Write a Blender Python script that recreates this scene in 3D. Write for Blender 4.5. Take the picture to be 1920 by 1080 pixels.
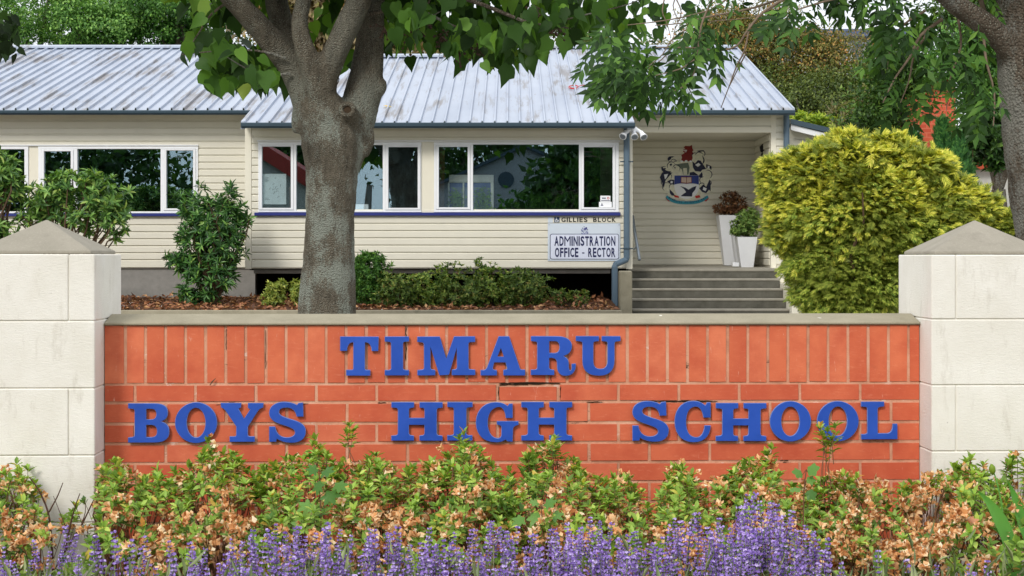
import bpy, math, random
import numpy as np
from mathutils import Vector, Matrix
from mathutils.geometry import tessellate_polygon

for o in list(bpy.data.objects):
    bpy.data.objects.remove(o)
S = bpy.context.scene
COL = S.collection
random.seed(7)
RNG = np.random.default_rng(11)

# ------------------------------------------------------------------ camera
EYE = 1.6
F = 3200.0                      # focal length in photo pixels (1920 wide)
HZ = 480.0                      # horizon row
cd = bpy.data.cameras.new('camera')
cam = bpy.data.objects.new('camera', cd)
COL.objects.link(cam)
cam.location = (0, 0, EYE)
cam.rotation_euler = (math.radians(90), 0, 0)
cd.sensor_width = 36.0
cd.lens = 36.0 * F / 1920
cd.shift_y = -(540 - HZ) / 1920
cd.clip_start = 0.1
cd.clip_end = 900
S.camera = cam

# ------------------------------------------------------------------ sky, sun, exposure
W = bpy.data.worlds.new('World'); S.world = W
W.use_nodes = True
nt = W.node_tree; nt.nodes.clear()
SUN_DIR = Vector((-0.55, -1.15, 1.0)).normalized()      # towards the sun: behind the camera, a little left
elev = math.asin(SUN_DIR.z); azim = math.atan2(SUN_DIR.x, SUN_DIR.y)
sky = nt.nodes.new('ShaderNodeTexSky'); sky.sky_type = 'NISHITA'
sky.sun_disc = False; sky.sun_elevation = elev; sky.sun_rotation = azim
tc = nt.nodes.new('ShaderNodeTexCoord')
nz = nt.nodes.new('ShaderNodeTexNoise'); nz.inputs['Scale'].default_value = 2.2; nz.inputs['Detail'].default_value = 5
nt.links.new(tc.outputs['Generated'], nz.inputs['Vector'])
cr = nt.nodes.new('ShaderNodeValToRGB')
cr.color_ramp.elements[0].position = .3; cr.color_ramp.elements[0].color = (.72, .75, .80, 1)
cr.color_ramp.elements[1].position = .7; cr.color_ramp.elements[1].color = (1, 1, 1, 1)
nt.links.new(nz.outputs['Fac'], cr.inputs['Fac'])
sc = nt.nodes.new('ShaderNodeVectorMath'); sc.operation = 'SCALE'; sc.inputs['Scale'].default_value = 12.8
nt.links.new(cr.outputs['Color'], sc.inputs[0])
mx = nt.nodes.new('ShaderNodeMix'); mx.data_type = 'RGBA'; mx.inputs[0].default_value = .86
nt.links.new(sky.outputs['Color'], mx.inputs[6]); nt.links.new(sc.outputs['Vector'], mx.inputs[7])
bg = nt.nodes.new('ShaderNodeBackground'); bg.inputs['Strength'].default_value = .1
nt.links.new(mx.outputs[2], bg.inputs['Color'])
wo = nt.nodes.new('ShaderNodeOutputWorld'); nt.links.new(bg.outputs[0], wo.inputs[0])

sd = bpy.data.lights.new('sun', 'SUN'); sd.energy = 1.75; sd.angle = math.radians(15); sd.color = (1, .955, .88)
so = bpy.data.objects.new('sun', sd); COL.objects.link(so)
so.rotation_euler = SUN_DIR.to_track_quat('Z', 'Y').to_euler()
so.location = (-6, -10, 20)

S.view_settings.view_transform = 'Standard'
S.view_settings.look = 'None'
S.view_settings.exposure = 0.22
S.view_settings.gamma = 1.0
S.view_settings.use_curve_mapping = False
S.render.engine = 'CYCLES'
S.cycles.max_bounces = 8
S.cycles.transparent_max_bounces = 12
S.cycles.use_denoising = True

# ------------------------------------------------------------------ helpers
def X(px, Y): return (px - 960.0) * Y / F
def Z(py, Y): return EYE + (HZ - py) * Y / F
def P(px, py, Y): return Vector((X(px, Y), Y, Z(py, Y)))

def srgb(r, g, b):
    f = lambda c: (c / 12.92 if c <= .04045 else ((c + .055) / 1.055) ** 2.4)
    return (f(r / 255), f(g / 255), f(b / 255), 1)

def wloc(o):
    v = Vector((0, 0, 0))
    while o is not None:
        v += o.location; o = o.parent
    return v

def tag(o, label=None, cat=None, group=None, kind=None):
    if label: o['label'] = label
    if cat: o['category'] = cat
    if group: o['group'] = group
    if kind: o['kind'] = kind
    return o

def thing(name, label, cat, loc=(0, 0, 0), rz=0, group=None):
    o = bpy.data.objects.new(name, None); COL.objects.link(o)
    o.location = loc; o.rotation_euler = (0, 0, rz)
    o.empty_display_size = .2
    return tag(o, label, cat, group)

def mesh_obj(name, me, mat, parent=None, world=True):
    """Link a mesh as one object. world: its vertices are world coordinates (parents are unrotated)."""
    o = bpy.data.objects.new(name, me); COL.objects.link(o)
    if mat is not None and not me.materials:
        for m in (mat if isinstance(mat, (list, tuple)) else [mat]): me.materials.append(m)
    if parent is not None:
        if world: o.location = -wloc(parent)
        o.parent = parent
    return o

def place(name, me, parent, loc, scale=None, rot=None, world=True):
    """A piece that shares its mesh with alike pieces."""
    o = bpy.data.objects.new(name, me); COL.objects.link(o)
    o.location = Vector(loc) - (wloc(parent) if (world and parent is not None) else Vector((0, 0, 0)))
    if scale: o.scale = scale
    if rot: o.rotation_euler = rot
    if parent is not None: o.parent = parent
    return o

def tri_mesh(name, V, Fc, smooth=False):
    V = np.asarray(V, dtype=np.float32); Fc = np.asarray(Fc, dtype=np.int32)
    me = bpy.data.meshes.new(name)
    me.vertices.add(len(V)); me.vertices.foreach_set('co', V.ravel())
    n = len(Fc)
    me.loops.add(n * 3); me.loops.foreach_set('vertex_index', Fc.ravel())
    me.polygons.add(n)
    me.polygons.foreach_set('loop_start', np.arange(0, n * 3, 3, dtype=np.int32))
    me.polygons.foreach_set('loop_total', np.full(n, 3, dtype=np.int32))
    if smooth: me.polygons.foreach_set('use_smooth', np.ones(n, dtype=bool))
    me.update(); me.validate()
    return me

class MB:
    def __init__(s): s.v = []; s.f = []; s.m = []
    def add(s, vs, fs, mi=0):
        b = len(s.v); s.v += [tuple(v) for v in vs]
        for f in fs: s.f.append(tuple(b + i for i in f)); s.m.append(mi)
        return s
    def box(s, x0, x1, y0, y1, z0, z1, mi=0):
        return s.add([(x0,y0,z0),(x1,y0,z0),(x1,y1,z0),(x0,y1,z0),(x0,y0,z1),(x1,y0,z1),(x1,y1,z1),(x0,y1,z1)],
                     [(0,3,2,1),(4,5,6,7),(0,1,5,4),(1,2,6,5),(2,3,7,6),(3,0,4,7)], mi)
    def cbox(s, x0, x1, y0, y1, z0, z1, c=.004, mi=0):
        """Box with chamfered edges."""
        xs, ys, zs = (x0, x1), (y0, y1), (z0, z1); sg = (1, -1); V = {}; vs = []
        for i in (0,1):
            for j in (0,1):
                for k in (0,1):
                    for ax in range(3):
                        p = [xs[i], ys[j], zs[k]]; g = [sg[i], sg[j], sg[k]]
                        for a in range(3):
                            if a != ax: p[a] += g[a] * c
                        V[(i,j,k,ax)] = len(vs); vs.append(p)
        fs = []
        for ax in range(3):
            for e in (0,1):
                q = []
                for (a, b) in ((0,0),(1,0),(1,1),(0,1)):
                    t = [a, b]; t.insert(ax, e); q.append(V[(*t, ax)])
                fs.append(q if (e == 1) == (ax != 1) else q[::-1])
        for ax in range(3):
            o1, o2 = [a for a in range(3) if a != ax]
            for a in (0,1):
                for b in (0,1):
                    t0 = [0,0,0]; t1 = [0,0,0]; t1[ax] = 1
                    for t in (t0, t1): t[o1] = a; t[o2] = b
                    fs.append((V[(*t0,o1)], V[(*t1,o1)], V[(*t1,o2)], V[(*t0,o2)]))
        for i in (0,1):
            for j in (0,1):
                for k in (0,1): fs.append([V[(i,j,k,a)] for a in range(3)])
        return s.add(vs, fs, mi)
    def prism(s, prof, x0, x1, mi=0):
        """Profile [(y, z)] swept along x, closed."""
        n = len(prof)
        vs = [(x0, y, z) for y, z in prof] + [(x1, y, z) for y, z in prof]
        fs = [(i, (i+1) % n, n + (i+1) % n, n + i) for i in range(n)] + [tuple(range(n))[::-1], tuple(range(n, 2*n))]
        return s.add(vs, fs, mi)
    def tube(s, pts, rad, k=6, mi=0, cap=True):
        pts = [Vector(p) for p in pts]
        rad = rad if hasattr(rad, '__len__') else [rad] * len(pts)
        up = Vector((0.123, .97, .2)); b = len(s.v)
        for i, p in enumerate(pts):
            d = (pts[min(i+1, len(pts)-1)] - pts[max(i-1, 0)])
            if d.length < 1e-9: d = Vector((0,0,1))
            d.normalize()
            a = d.cross(up)
            if a.length < .05: a = d.cross(Vector((1,0,0)))
            a.normalize(); c = d.cross(a)
            for j in range(k):
                t = 2 * math.pi * j / k
                s.v.append(tuple(p + (a * math.cos(t) + c * math.sin(t)) * rad[i]))
        for i in range(len(pts) - 1):
            for j in range(k):
                s.f.append((b+i*k+j, b+i*k+(j+1)%k, b+(i+1)*k+(j+1)%k, b+(i+1)*k+j)); s.m.append(mi)
        if cap:
            s.f.append(tuple(b + j for j in range(k))[::-1]); s.m.append(mi)
            e = b + (len(pts)-1)*k; s.f.append(tuple(e + j for j in range(k))); s.m.append(mi)
        return s
    def mesh(s, name, smooth=False):
        me = bpy.data.meshes.new(name); me.from_pydata(s.v, [], s.f)
        if any(s.m): me.polygons.foreach_set('material_index', s.m)
        if smooth: me.polygons.foreach_set('use_smooth', [True] * len(s.f))
        me.update(); return me
    def obj(s, name, mat, parent=None, world=True, smooth=False):
        return mesh_obj(name, s.mesh(name, smooth), mat, parent, world)

def bake(me, mods):
    """Mesh after modifiers, without operators."""
    t = bpy.data.objects.new('temporary', me); COL.objects.link(t)
    for ty, kw in mods:
        m = t.modifiers.new(ty.lower(), ty)
        for a, b in kw.items(): setattr(m, a, b)
    dg = bpy.context.evaluated_depsgraph_get(); dg.update()
    r = bpy.data.meshes.new_from_object(t.evaluated_get(dg))
    bpy.data.objects.remove(t)
    return r

# ------------------------------------------------------------------ materials
def new_mat(name):
    m = bpy.data.materials.new(name); m.use_nodes = True
    n = m.node_tree; n.nodes.clear()
    out = n.nodes.new('ShaderNodeOutputMaterial')
    return m, n, out

def N(n, ty, **kw):
    x = n.nodes.new(ty)
    for k, v in kw.items():
        if k in x.inputs.keys(): x.inputs[k].default_value = v
        else: setattr(x, k, v)
    return x

def pos_vec(n, scale=(1, 1, 1), obj=False):
    """World position (or object coordinates) times a scale."""
    if obj: src = N(n, 'ShaderNodeTexCoord').outputs['Object']
    else: src = N(n, 'ShaderNodeNewGeometry').outputs['Position']
    mp = N(n, 'ShaderNodeMapping'); mp.inputs['Scale'].default_value = scale
    n.links.new(src, mp.inputs['Vector'])
    return mp.outputs[0]

def noise(n, vec, scale, detail=4, rough=.55):
    t = N(n, 'ShaderNodeTexNoise', Scale=scale, Detail=detail, Roughness=rough)
    n.links.new(vec, t.inputs['Vector']); return t.outputs['Fac']

def ramp(n, fac, stops):
    r = N(n, 'ShaderNodeValToRGB'); e = r.color_ramp.elements
    while len(e) < len(stops): e.new(.5)
    for i, (p, c) in enumerate(stops):
        e[i].position = p; e[i].color = c if len(c) == 4 else (*c, 1)
    n.links.new(fac, r.inputs['Fac']); return r.outputs['Color']

def mixc(n, fac, a, b, mode='MIX'):
    m = N(n, 'ShaderNodeMix', data_type='RGBA', blend_type=mode)
    for i, v in ((0, fac), (6, a), (7, b)):
        if hasattr(v, 'is_output'): n.links.new(v, m.inputs[i])
        else: m.inputs[i].default_value = v
    return m.outputs[2]

def principled(n, out, color, rough=.7, spec=.3, metal=0, bump=None, bstr=.3, bdist=.01):
    b = N(n, 'ShaderNodeBsdfPrincipled')
    b.inputs['Specular IOR Level'].default_value = spec
    b.inputs['Metallic'].default_value = metal
    for k, v in (('Base Color', color), ('Roughness', rough)):
        if hasattr(v, 'is_output'): n.links.new(v, b.inputs[k])
        else: b.inputs[k].default_value = v
    if bump is not None:
        bp = N(n, 'ShaderNodeBump', Strength=bstr, Distance=bdist)
        n.links.new(bump, bp.inputs['Height']); n.links.new(bp.outputs[0], b.inputs['Normal'])
    n.links.new(b.outputs[0], out.inputs[0]); return b

WHITE1 = (1, 1, 1, 1); BLACK = (0, 0, 0, 1)
def mix4(c, k): return (min(1, c[0]*k), min(1, c[1]*k), min(1, c[2]*k), 1)

def plain(name, c, rough=.6, spec=.3, var=.12, scale=8, bump=0, bscale=60, metal=0, stretch=(1,1,1)):
    m, n, out = new_mat(name)
    v = pos_vec(n, stretch)
    f = noise(n, v, scale, 5)
    colr = ramp(n, f, [(.25, mix4(c, 1 - var)), (.75, mix4(c, 1 + var))])
    h = noise(n, v, bscale, 4) if bump else None
    principled(n, out, colr, rough, spec, metal, h, bump, .006)
    return m

def rand_val(n):
    """One random number per loose leaf and per object."""
    g = N(n, 'ShaderNodeNewGeometry').outputs['Random Per Island']
    o = N(n, 'ShaderNodeObjectInfo').outputs['Random']
    a = N(n, 'ShaderNodeMath', operation='ADD'); n.links.new(g, a.inputs[0]); n.links.new(o, a.inputs[1])
    f = N(n, 'ShaderNodeMath', operation='FRACT'); n.links.new(a.outputs[0], f.inputs[0])
    return f.outputs[0]

def leaf_mat(name, stops, trans=.32, rough=.45, spec=.35, clump=None, cscale=2.5, tint=(1, 1, .5), gain=1.35):
    """stops: colour ramp over a random number per leaf; clump: second tone in patches of the plant."""
    m, n, out = new_mat(name)
    c = ramp(n, rand_val(n), [(p, mix4(q, gain)) for p, q in stops])
    if clump:
        f = noise(n, pos_vec(n), cscale, 3)
        k = ramp(n, f, [(.58, BLACK), (.76, WHITE1)])
        c = mixc(n, k, c, clump)
    b = N(n, 'ShaderNodeBsdfPrincipled'); b.inputs['Roughness'].default_value = rough
    b.inputs['Specular IOR Level'].default_value = spec
    n.links.new(c, b.inputs['Base Color'])
    t = N(n, 'ShaderNodeBsdfTranslucent')
    n.links.new(mixc(n, 1.0, c, (*tint, 1), 'MULTIPLY') if tint else c, t.inputs['Color'])
    mxs = N(n, 'ShaderNodeMixShader'); mxs.inputs[0].default_value = trans
    n.links.new(b.outputs[0], mxs.inputs[1]); n.links.new(t.outputs[0], mxs.inputs[2])
    n.links.new(mxs.outputs[0], out.inputs[0])
    return m

# brick: one tone per brick, fine streaks and pale scuffs
def brick_mat(name='orange_brick', k=(1, 1, 1)):
    m, n, out = new_mat(name)
    r = N(n, 'ShaderNodeObjectInfo').outputs['Random']
    base = ramp(n, r, [(0, srgb(206, 104, 70)), (.35, srgb(213, 110, 74)), (.7, srgb(218, 116, 79)), (1, srgb(222, 124, 88))])
    base = mixc(n, 1.0, base, (*k, 1), 'MULTIPLY')
    v = pos_vec(n, (1, 1, 1))
    f1 = noise(n, v, 9, 6)
    c = mixc(n, ramp(n, f1, [(.35, BLACK), (.72, (.65,.65,.65,1))]), base, srgb(182, 72, 48))
    f2 = noise(n, pos_vec(n, (1, 1, 5)), 30, 6, .7)
    c = mixc(n, ramp(n, f2, [(.56, BLACK), (.80, (.55,.55,.55,1))]), c, srgb(230, 150, 116))
    f3 = noise(n, pos_vec(n, (6, 1, 1.2)), 14, 5, .7)
    c = mixc(n, ramp(n, f3, [(.65, BLACK), (.75, (.6,.6,.6,1))]), c, srgb(234, 200, 180))
    f4 = noise(n, v, 3.1, 7, .7)
    c = mixc(n, ramp(n, f4, [(.64, BLACK), (.78, (.4,.4,.4,1))]), c, srgb(140, 62, 46))
    principled(n, out, c, .62, .3, 0, noise(n, v, 160, 5), .25, .002)
    return m
def mortar_mat():
    m, n, out = new_mat('pink_mortar')
    v = pos_vec(n)
    c = ramp(n, noise(n, v, 7, 6, .65), [(.25, srgb(170, 122, 98)), (.5, srgb(208, 152, 124)), (.75, srgb(222, 182, 156))])
    f = noise(n, pos_vec(n, (1, 1, 3)), 5.3, 7, .75)
    c = mixc(n, ramp(n, f, [(.62, BLACK), (.68, WHITE1)]), c, srgb(60, 48, 36))
    f = noise(n, pos_vec(n, (1, 1, 2)), 11, 5, .7)
    c = mixc(n, ramp(n, f, [(.62, BLACK), (.70, (.8,.8,.8,1))]), c, srgb(225, 214, 204))
    principled(n, out, c, .9, .15, 0, noise(n, v, 120, 5), .6, .004)
    return m
def stone_mat():
    m, n, out = new_mat('cream_stone')
    v = pos_vec(n)
    c = ramp(n, noise(n, v, 5, 6, .6), [(.3, srgb(228, 224, 213)), (.7, srgb(240, 237, 229))])
    f = noise(n, pos_vec(n, (3.5, 3.5, 1.0)), 5, 7, .7)
    c = mixc(n, ramp(n, f, [(.56, BLACK), (.76, (.5,.5,.5,1))]), c, srgb(176, 168, 150))
    f = noise(n, v, 2.6, 8, .75)
    c = mixc(n, ramp(n, f, [(.66, BLACK), (.76, (.7,.7,.7,1))]), c, srgb(128, 124, 112))
    f = noise(n, v, 40, 3)
    c = mixc(n, ramp(n, f, [(.74, BLACK), (.78, (.5,.5,.5,1))]), c, srgb(120, 112, 100))
    b1 = noise(n, pos_vec(n, (1, 1, 3)), 60, 8, .75)
    principled(n, out, c, .85, .2, 0, b1, .4, .006)
    return m
def concrete_mat(name, c0, c1, speck=True, bstr=.4):
    m, n, out = new_mat(name)
    v = pos_vec(n)
    c = ramp(n, noise(n, v, 6, 7, .65), [(.3, c0), (.7, c1)])
    f = noise(n, v, 140, 3)
    c = mixc(n, ramp(n, f, [(.55, BLACK), (.75, (.35,.35,.35,1))]), c, mix4(c1, 1.35))
    f = noise(n, v, 2.2, 8, .7)
    c = mixc(n, ramp(n, f, [(.58, BLACK), (.72, (.6,.6,.6,1))]), c, mix4(c0, .62))
    if speck:
        f = noise(n, v, 21, 2)
        c = mixc(n, ramp(n, f, [(.775, BLACK), (.79, (.8,.8,.8,1))]), c, srgb(235, 232, 222))
    principled(n, out, c, .9, .2, 0, noise(n, v, 110, 5), bstr, .004)
    return m
def roof_mat():
    m, n, out = new_mat('pale_steel_roofing')
    c = ramp(n, noise(n, pos_vec(n, (1, .25, 1)), 1.6, 5), [(.3, srgb(160, 170, 187)), (.7, srgb(178, 187, 202))])
    f = noise(n, pos_vec(n, (8, .5, .5)), 1.35, 9, .75)
    g = noise(n, pos_vec(n, (1.6, .45, .45)), 1.0, 4)
    mul = N(n, 'ShaderNodeMath', operation='MULTIPLY'); n.links.new(f, mul.inputs[0]); n.links.new(g, mul.inputs[1])
    c = mixc(n, ramp(n, mul.outputs[0], [(.265, BLACK), (.35, (.7,.7,.7,1))]), c, srgb(112, 102, 92))
    f = noise(n, pos_vec(n, (5, .8, .8)), 2.3, 8, .75)
    c = mixc(n, ramp(n, f, [(.62, BLACK), (.72, (.5,.5,.5,1))]), c, srgb(128, 112, 102))
    principled(n, out, c, .42, .45, 0, noise(n, pos_vec(n), 18, 3), .08, .01)
    return m
def bark_mat(name, brown, lichen, amount=.5, speck=srgb(186, 188, 172), zfade=None):
    m, n, out = new_mat(name)
    v = pos_vec(n)
    big = noise(n, pos_vec(n, (1, 1, .55)), 2.6, 5, .6)
    fine = noise(n, pos_vec(n, (1.3, 1.3, .8)), 44, 6, .72)
    c = ramp(n, noise(n, pos_vec(n, (1, 1, .35)), 14, 8, .75), [(.3, mix4(brown, .5)), (.52, brown), (.75, mix4(brown, 1.5))])
    a = N(n, 'ShaderNodeMath', operation='ADD'); n.links.new(big, a.inputs[0]); n.links.new(fine, a.inputs[1])
    sub = N(n, 'ShaderNodeMath', operation='MULTIPLY'); n.links.new(a.outputs[0], sub.inputs[0]); sub.inputs[1].default_value = .5
    w1 = N(n, 'ShaderNodeMath', operation='MULTIPLY_ADD'); n.links.new(big, w1.inputs[0]); w1.inputs[1].default_value = .36
    n.links.new(sub.outputs[0], w1.inputs[2]); w2 = N(n, 'ShaderNodeMath', operation='SUBTRACT'); n.links.new(w1.outputs[0], w2.inputs[0]); w2.inputs[1].default_value = .18
    k = ramp(n, w2.outputs[0], [(.55 - amount * .1, BLACK), (.61 - amount * .1 + .02, (.75, .75, .75, 1))])
    if zfade:   # lichen grows on the trunk, hardly on the younger limbs
        sp = N(n, 'ShaderNodeSeparateXYZ'); n.links.new(v, sp.inputs[0])
        mr = N(n, 'ShaderNodeMapRange'); mr.inputs['From Min'].default_value = zfade[0]; mr.inputs['From Max'].default_value = zfade[1]
        mr.inputs['To Min'].default_value = 1; mr.inputs['To Max'].default_value = .25
        n.links.new(sp.outputs[2], mr.inputs['Value'])
        k = mixc(n, 1.0, k, mr.outputs[0], 'MULTIPLY')
    c = mixc(n, k, c, lichen)
    vo = N(n, 'ShaderNodeTexVoronoi', Scale=52); n.links.new(v, vo.inputs['Vector'])
    d = ramp(n, vo.outputs['Distance'], [(.18, WHITE1), (.27, BLACK)])
    msk = ramp(n, noise(n, v, 4, 4), [(.40, BLACK), (.56, (.85, .85, .85, 1))])
    c = mixc(n, mixc(n, 1.0, d, msk, 'MULTIPLY'), c, speck)
    dk = noise(n, pos_vec(n, (1, 1, .5)), 3.1, 8, .7)
    c = mixc(n, ramp(n, dk, [(.60, BLACK), (.70, (.75, .75, .75, 1))]), c, mix4(brown, .38))
    h = mixc(n, .5, noise(n, pos_vec(n, (1.5, 1.5, .4)), 26, 8, .78), vo.outputs['Distance'])
    principled(n, out, c, .9, .12, 0, h, 1.0, .07)
    return m
def glass_mat():
    m, n, out = new_mat('window_glass')
    g = N(n, 'ShaderNodeBsdfGlossy'); g.inputs['Roughness'].default_value = .0; g.inputs['Color'].default_value = (.62, .86, 1, 1)
    t = N(n, 'ShaderNodeBsdfTransparent'); t.inputs['Color'].default_value = (.9, .93, .93, 1)
    s = N(n, 'ShaderNodeMixShader'); s.inputs[0].default_value = .2
    n.links.new(t.outputs[0], s.inputs[1]); n.links.new(g.outputs[0], s.inputs[2]); n.links.new(s.outputs[0], out.inputs[0])
    return m
def letter_mat():
    m, n, out = new_mat('blue_letter_paint')
    v = pos_vec(n)
    c = ramp(n, noise(n, v, 6, 5), [(.3, srgb(30, 72, 166)), (.7, srgb(44, 88, 190))])
    f = noise(n, pos_vec(n, (1, 1, 6)), 26, 6, .75)
    c = mixc(n, ramp(n, f, [(.70, BLACK), (.76, (.6,.6,.6,1))]), c, srgb(150, 170, 215))
    principled(n, out, c, .38, .45, 0, noise(n, v, 30, 3), .06, .004)
    return m
def soil_mat(name, c0, c1, sc_=14):
    m, n, out = new_mat(name); v = pos_vec(n)
    c = ramp(n, noise(n, v, sc_, 8, .7), [(.3, c0), (.7, c1)])
    principled(n, out, c, .95, .1, 0, noise(n, v, sc_ * 3, 8, .75), 1, .05)
    return m

M = {}
M['brick'] = brick_mat(); M['bricklow'] = brick_mat('red_orange_brick', (.95, .87, .88)); M['mortar'] = mortar_mat(); M['stone'] = stone_mat()
M['coping'] = concrete_mat('beige_concrete', srgb(142, 136, 117), srgb(160, 153, 133))
M['cap'] = concrete_mat('grey_concrete', srgb(143, 138, 125), srgb(159, 153, 140))
M['riser'] = concrete_mat('shaded_riser', srgb(84, 82, 74), srgb(104, 102, 93), False)  # risers dark, treads pale: their light and shade put into the colour
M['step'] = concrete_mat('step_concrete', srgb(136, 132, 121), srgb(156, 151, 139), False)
M['found'] = concrete_mat('foundation_concrete', srgb(128, 126, 122), srgb(148, 145, 140), False)
M['roof'] = roof_mat()
M['cream'] = plain('cream_paint', srgb(223, 219, 204), .5, .35, .035, 3)
M['creamlight'] = plain('light_cream_paint', srgb(230, 225, 208), .5, .35, .03, 3)
M['white'] = plain('white_paint', srgb(238, 240, 244), .4, .4, .03, 6)
M['slate'] = plain('slate_blue_paint', srgb(58, 76, 88), .4, .4, .08, 3)
M['pipe'] = plain('blue_grey_pipe', srgb(88, 108, 124), .4, .4, .06, 5)
M['sill'] = plain('blue_sill_paint', srgb(42, 52, 124), .4, .4, .06, 5)
M['glass'] = glass_mat()
M['letter'] = letter_mat(); M['letteredge'] = plain('worn_letter_edge', srgb(104, 128, 190), .5, .3, .25, 40)
M['void'] = plain('unlit_dark', srgb(34, 30, 27), .9, .1, .3, 6)  # near-black colour stands in for the shade of unlit openings
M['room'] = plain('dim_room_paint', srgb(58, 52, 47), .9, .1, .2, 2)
M['soil'] = soil_mat('dark_soil', srgb(40, 31, 24), srgb(84, 66, 50))
M['mulch'] = soil_mat('bark_mulch', srgb(62, 45, 34), srgb(128, 92, 68), 22)
M['paving'] = concrete_mat('courtyard_concrete', srgb(140, 136, 128), srgb(160, 156, 148), False)
M['asphalt'] = concrete_mat('asphalt', srgb(58, 58, 60), srgb(74, 74, 76), False)
M['grassground'] = soil_mat('mown_grass', srgb(54, 74, 34), srgb(86, 110, 52), 20)
M['bark'] = bark_mat('lichened_bark', srgb(108, 101, 88), srgb(154, 161, 150), .78, zfade=(3.3, 4.0))
M['bark2'] = bark_mat('grey_bark', srgb(112, 101, 88), srgb(150, 150, 142), .6)
M['twig'] = plain('brown_twig', srgb(96, 78, 62), .9, .1, .25, 20)
M['greytwig'] = plain('grey_twig', srgb(128, 112, 96), .9, .1, .25, 20)
M['redtwig'] = plain('reddish_stem', srgb(112, 82, 62), .9, .1, .25, 20)
M['planter'] = plain('white_planter', srgb(216, 218, 222), .5, .3, .05, 4)
M['navy'] = plain('navy_print', srgb(28, 34, 82), .5, .3, .04, 9)
M['black'] = plain('black_print', srgb(20, 20, 22), .5, .3, .04, 9)
M['signpale'] = plain('pale_blue_sign', srgb(206, 216, 228), .4, .4, .03, 5)
M['signlight'] = plain('light_sign_panel', srgb(216, 222, 240), .4, .4, .02, 5)
M['red'] = plain('dark_red_paint', srgb(130, 34, 28), .5, .3, .08, 9)
M['brightred'] = plain('red_paint', srgb(190, 44, 36), .5, .3, .05, 9)
M['teal'] = plain('teal_ribbon', srgb(52, 150, 170), .5, .3, .05, 9)
M['crestcream'] = plain('crest_cream', srgb(226, 224, 204), .5, .3, .16, 24)
M['crestnavy'] = plain('crest_navy', srgb(34, 38, 66), .5, .3, .25, 24)
M['crestblue'] = plain('crest_blue', srgb(44, 62, 140), .5, .3, .1, 24)
M['helmet'] = plain('helmet_grey', srgb(104, 116, 104), .5, .3, .2, 24)
M['pink'] = plain('book_page', srgb(214, 190, 176), .5, .3, .1, 24)
M['metal'] = plain('galvanised_steel', srgb(140, 150, 160), .35, .5, .06, 9, metal=.6)
M['redbrickwall'] = None

# ------------------------------------------------------------------ leaf builders
T_SIMPLE = (np.array([(0,0,0),(.42,.5,.1),(1,0,-.12),(.42,-.5,.1)]), np.array([(0,2,1),(0,3,2)]))
T_OVAL = (np.array([(0,0,0),(.22,.36,.05),(.62,.44,.03),(1,0,-.14),(.62,-.44,.03),(.22,-.36,.05),(.5,0,-.04)]),
          np.array([(0,6,1),(1,6,2),(2,6,3),(3,6,4),(4,6,5),(5,6,0)]))
def fan_template(k=4, spread=.62, thin=.07, droop=.18):
    V = []; Fc = []
    def blade(u0, v0, ang, L, w0):
        d = np.array([math.cos(ang), math.sin(ang)]); q = np.array([-d[1], d[0]])
        b = len(V)
        for (a, c) in ((0, 0), (.4, 1), (1, 0), (.4, -1)):
            p = np.array([u0, v0]) + d * a * L + q * c * w0
            V.append((p[0], p[1], -droop * p[0] ** 2))
        Fc.extend([(b, b+2, b+1), (b, b+3, b+2)])
    blade(0, 0, 0, 1.0, thin)
    for i in range(k):
        u = .12 + .7 * i / k
        for s in (1, -1): blade(u, 0, s * spread, .55 * (1 - .5 * i / k), thin * .9)
    return np.array(V), np.array(Fc)
T_FAN = fan_template()
T_FEATHER = fan_template(4, .55, .055, .4)
def pinnate_template(pairs=4, wid=.16):
    V = []; Fc = []
    def leaflet(u0, ang, L):
        d = np.array([math.cos(ang), math.sin(ang)]); q = np.array([-d[1], d[0]]); b = len(V)
        for (a, c, w) in ((0,0,0),(.4,1,.03),(1,0,-.1),(.4,-1,.03)):
            p = np.array([u0, 0.]) + d * a * L + q * c * wid * L * 1.0
            V.append((p[0], p[1], w * L - .25 * u0 ** 2 - .25 * abs(p[1]) ** 1.5))
        Fc.extend([(b, b+2, b+1), (b, b+3, b+2)])
    for i in range(pairs):
        u = .18 + .6 * i / max(1, pairs - 1)
        for s in (1, -1): leaflet(u, s * .85, .42)
    leaflet(.8, 0, .42)
    b = len(V); V.extend([(0,.006,0),(0,-.006,0),(.82,0,-.17)]); Fc.append((b,b+1,b+2))
    return np.array(V), np.array(Fc)
T_PIN = pinnate_template()

def unit(a): return a / np.maximum(np.linalg.norm(a, axis=1, keepdims=True), 1e-9)
def rdirs(n, rng=RNG): return unit(rng.normal(size=(n, 3)))

def leaves_arrays(pos, d, nrm, L, Wd, tmpl):
    TV, TF = tmpl
    d = unit(d); side = unit(np.cross(nrm, d)); up = np.cross(d, side)
    L = np.broadcast_to(L, len(pos)); Wd = np.broadcast_to(Wd, len(pos))
    V = (pos[:, None, :] + TV[None, :, 0:1] * (d * L[:, None])[:, None, :]
         + TV[None, :, 1:2] * (side * Wd[:, None])[:, None, :] + TV[None, :, 2:3] * (up * L[:, None])[:, None, :])
    Fc = TF[None] + (np.arange(len(pos)) * len(TV))[:, None, None]
    return V.reshape(-1, 3), Fc.reshape(-1, 3)

def leaf_cloud(name, parts, mat, parent, kind=None):
    """parts: list of (V, F) arrays joined into one mesh."""
    Vs, Fs, b = [], [], 0
    for V, Fc in parts:
        Vs.append(V); Fs.append(Fc + b); b += len(V)
    o = mesh_obj(name, tri_mesh(name, np.concatenate(Vs), np.concatenate(Fs)), mat, parent)
    if kind: o['kind'] = kind
    return o

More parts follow.
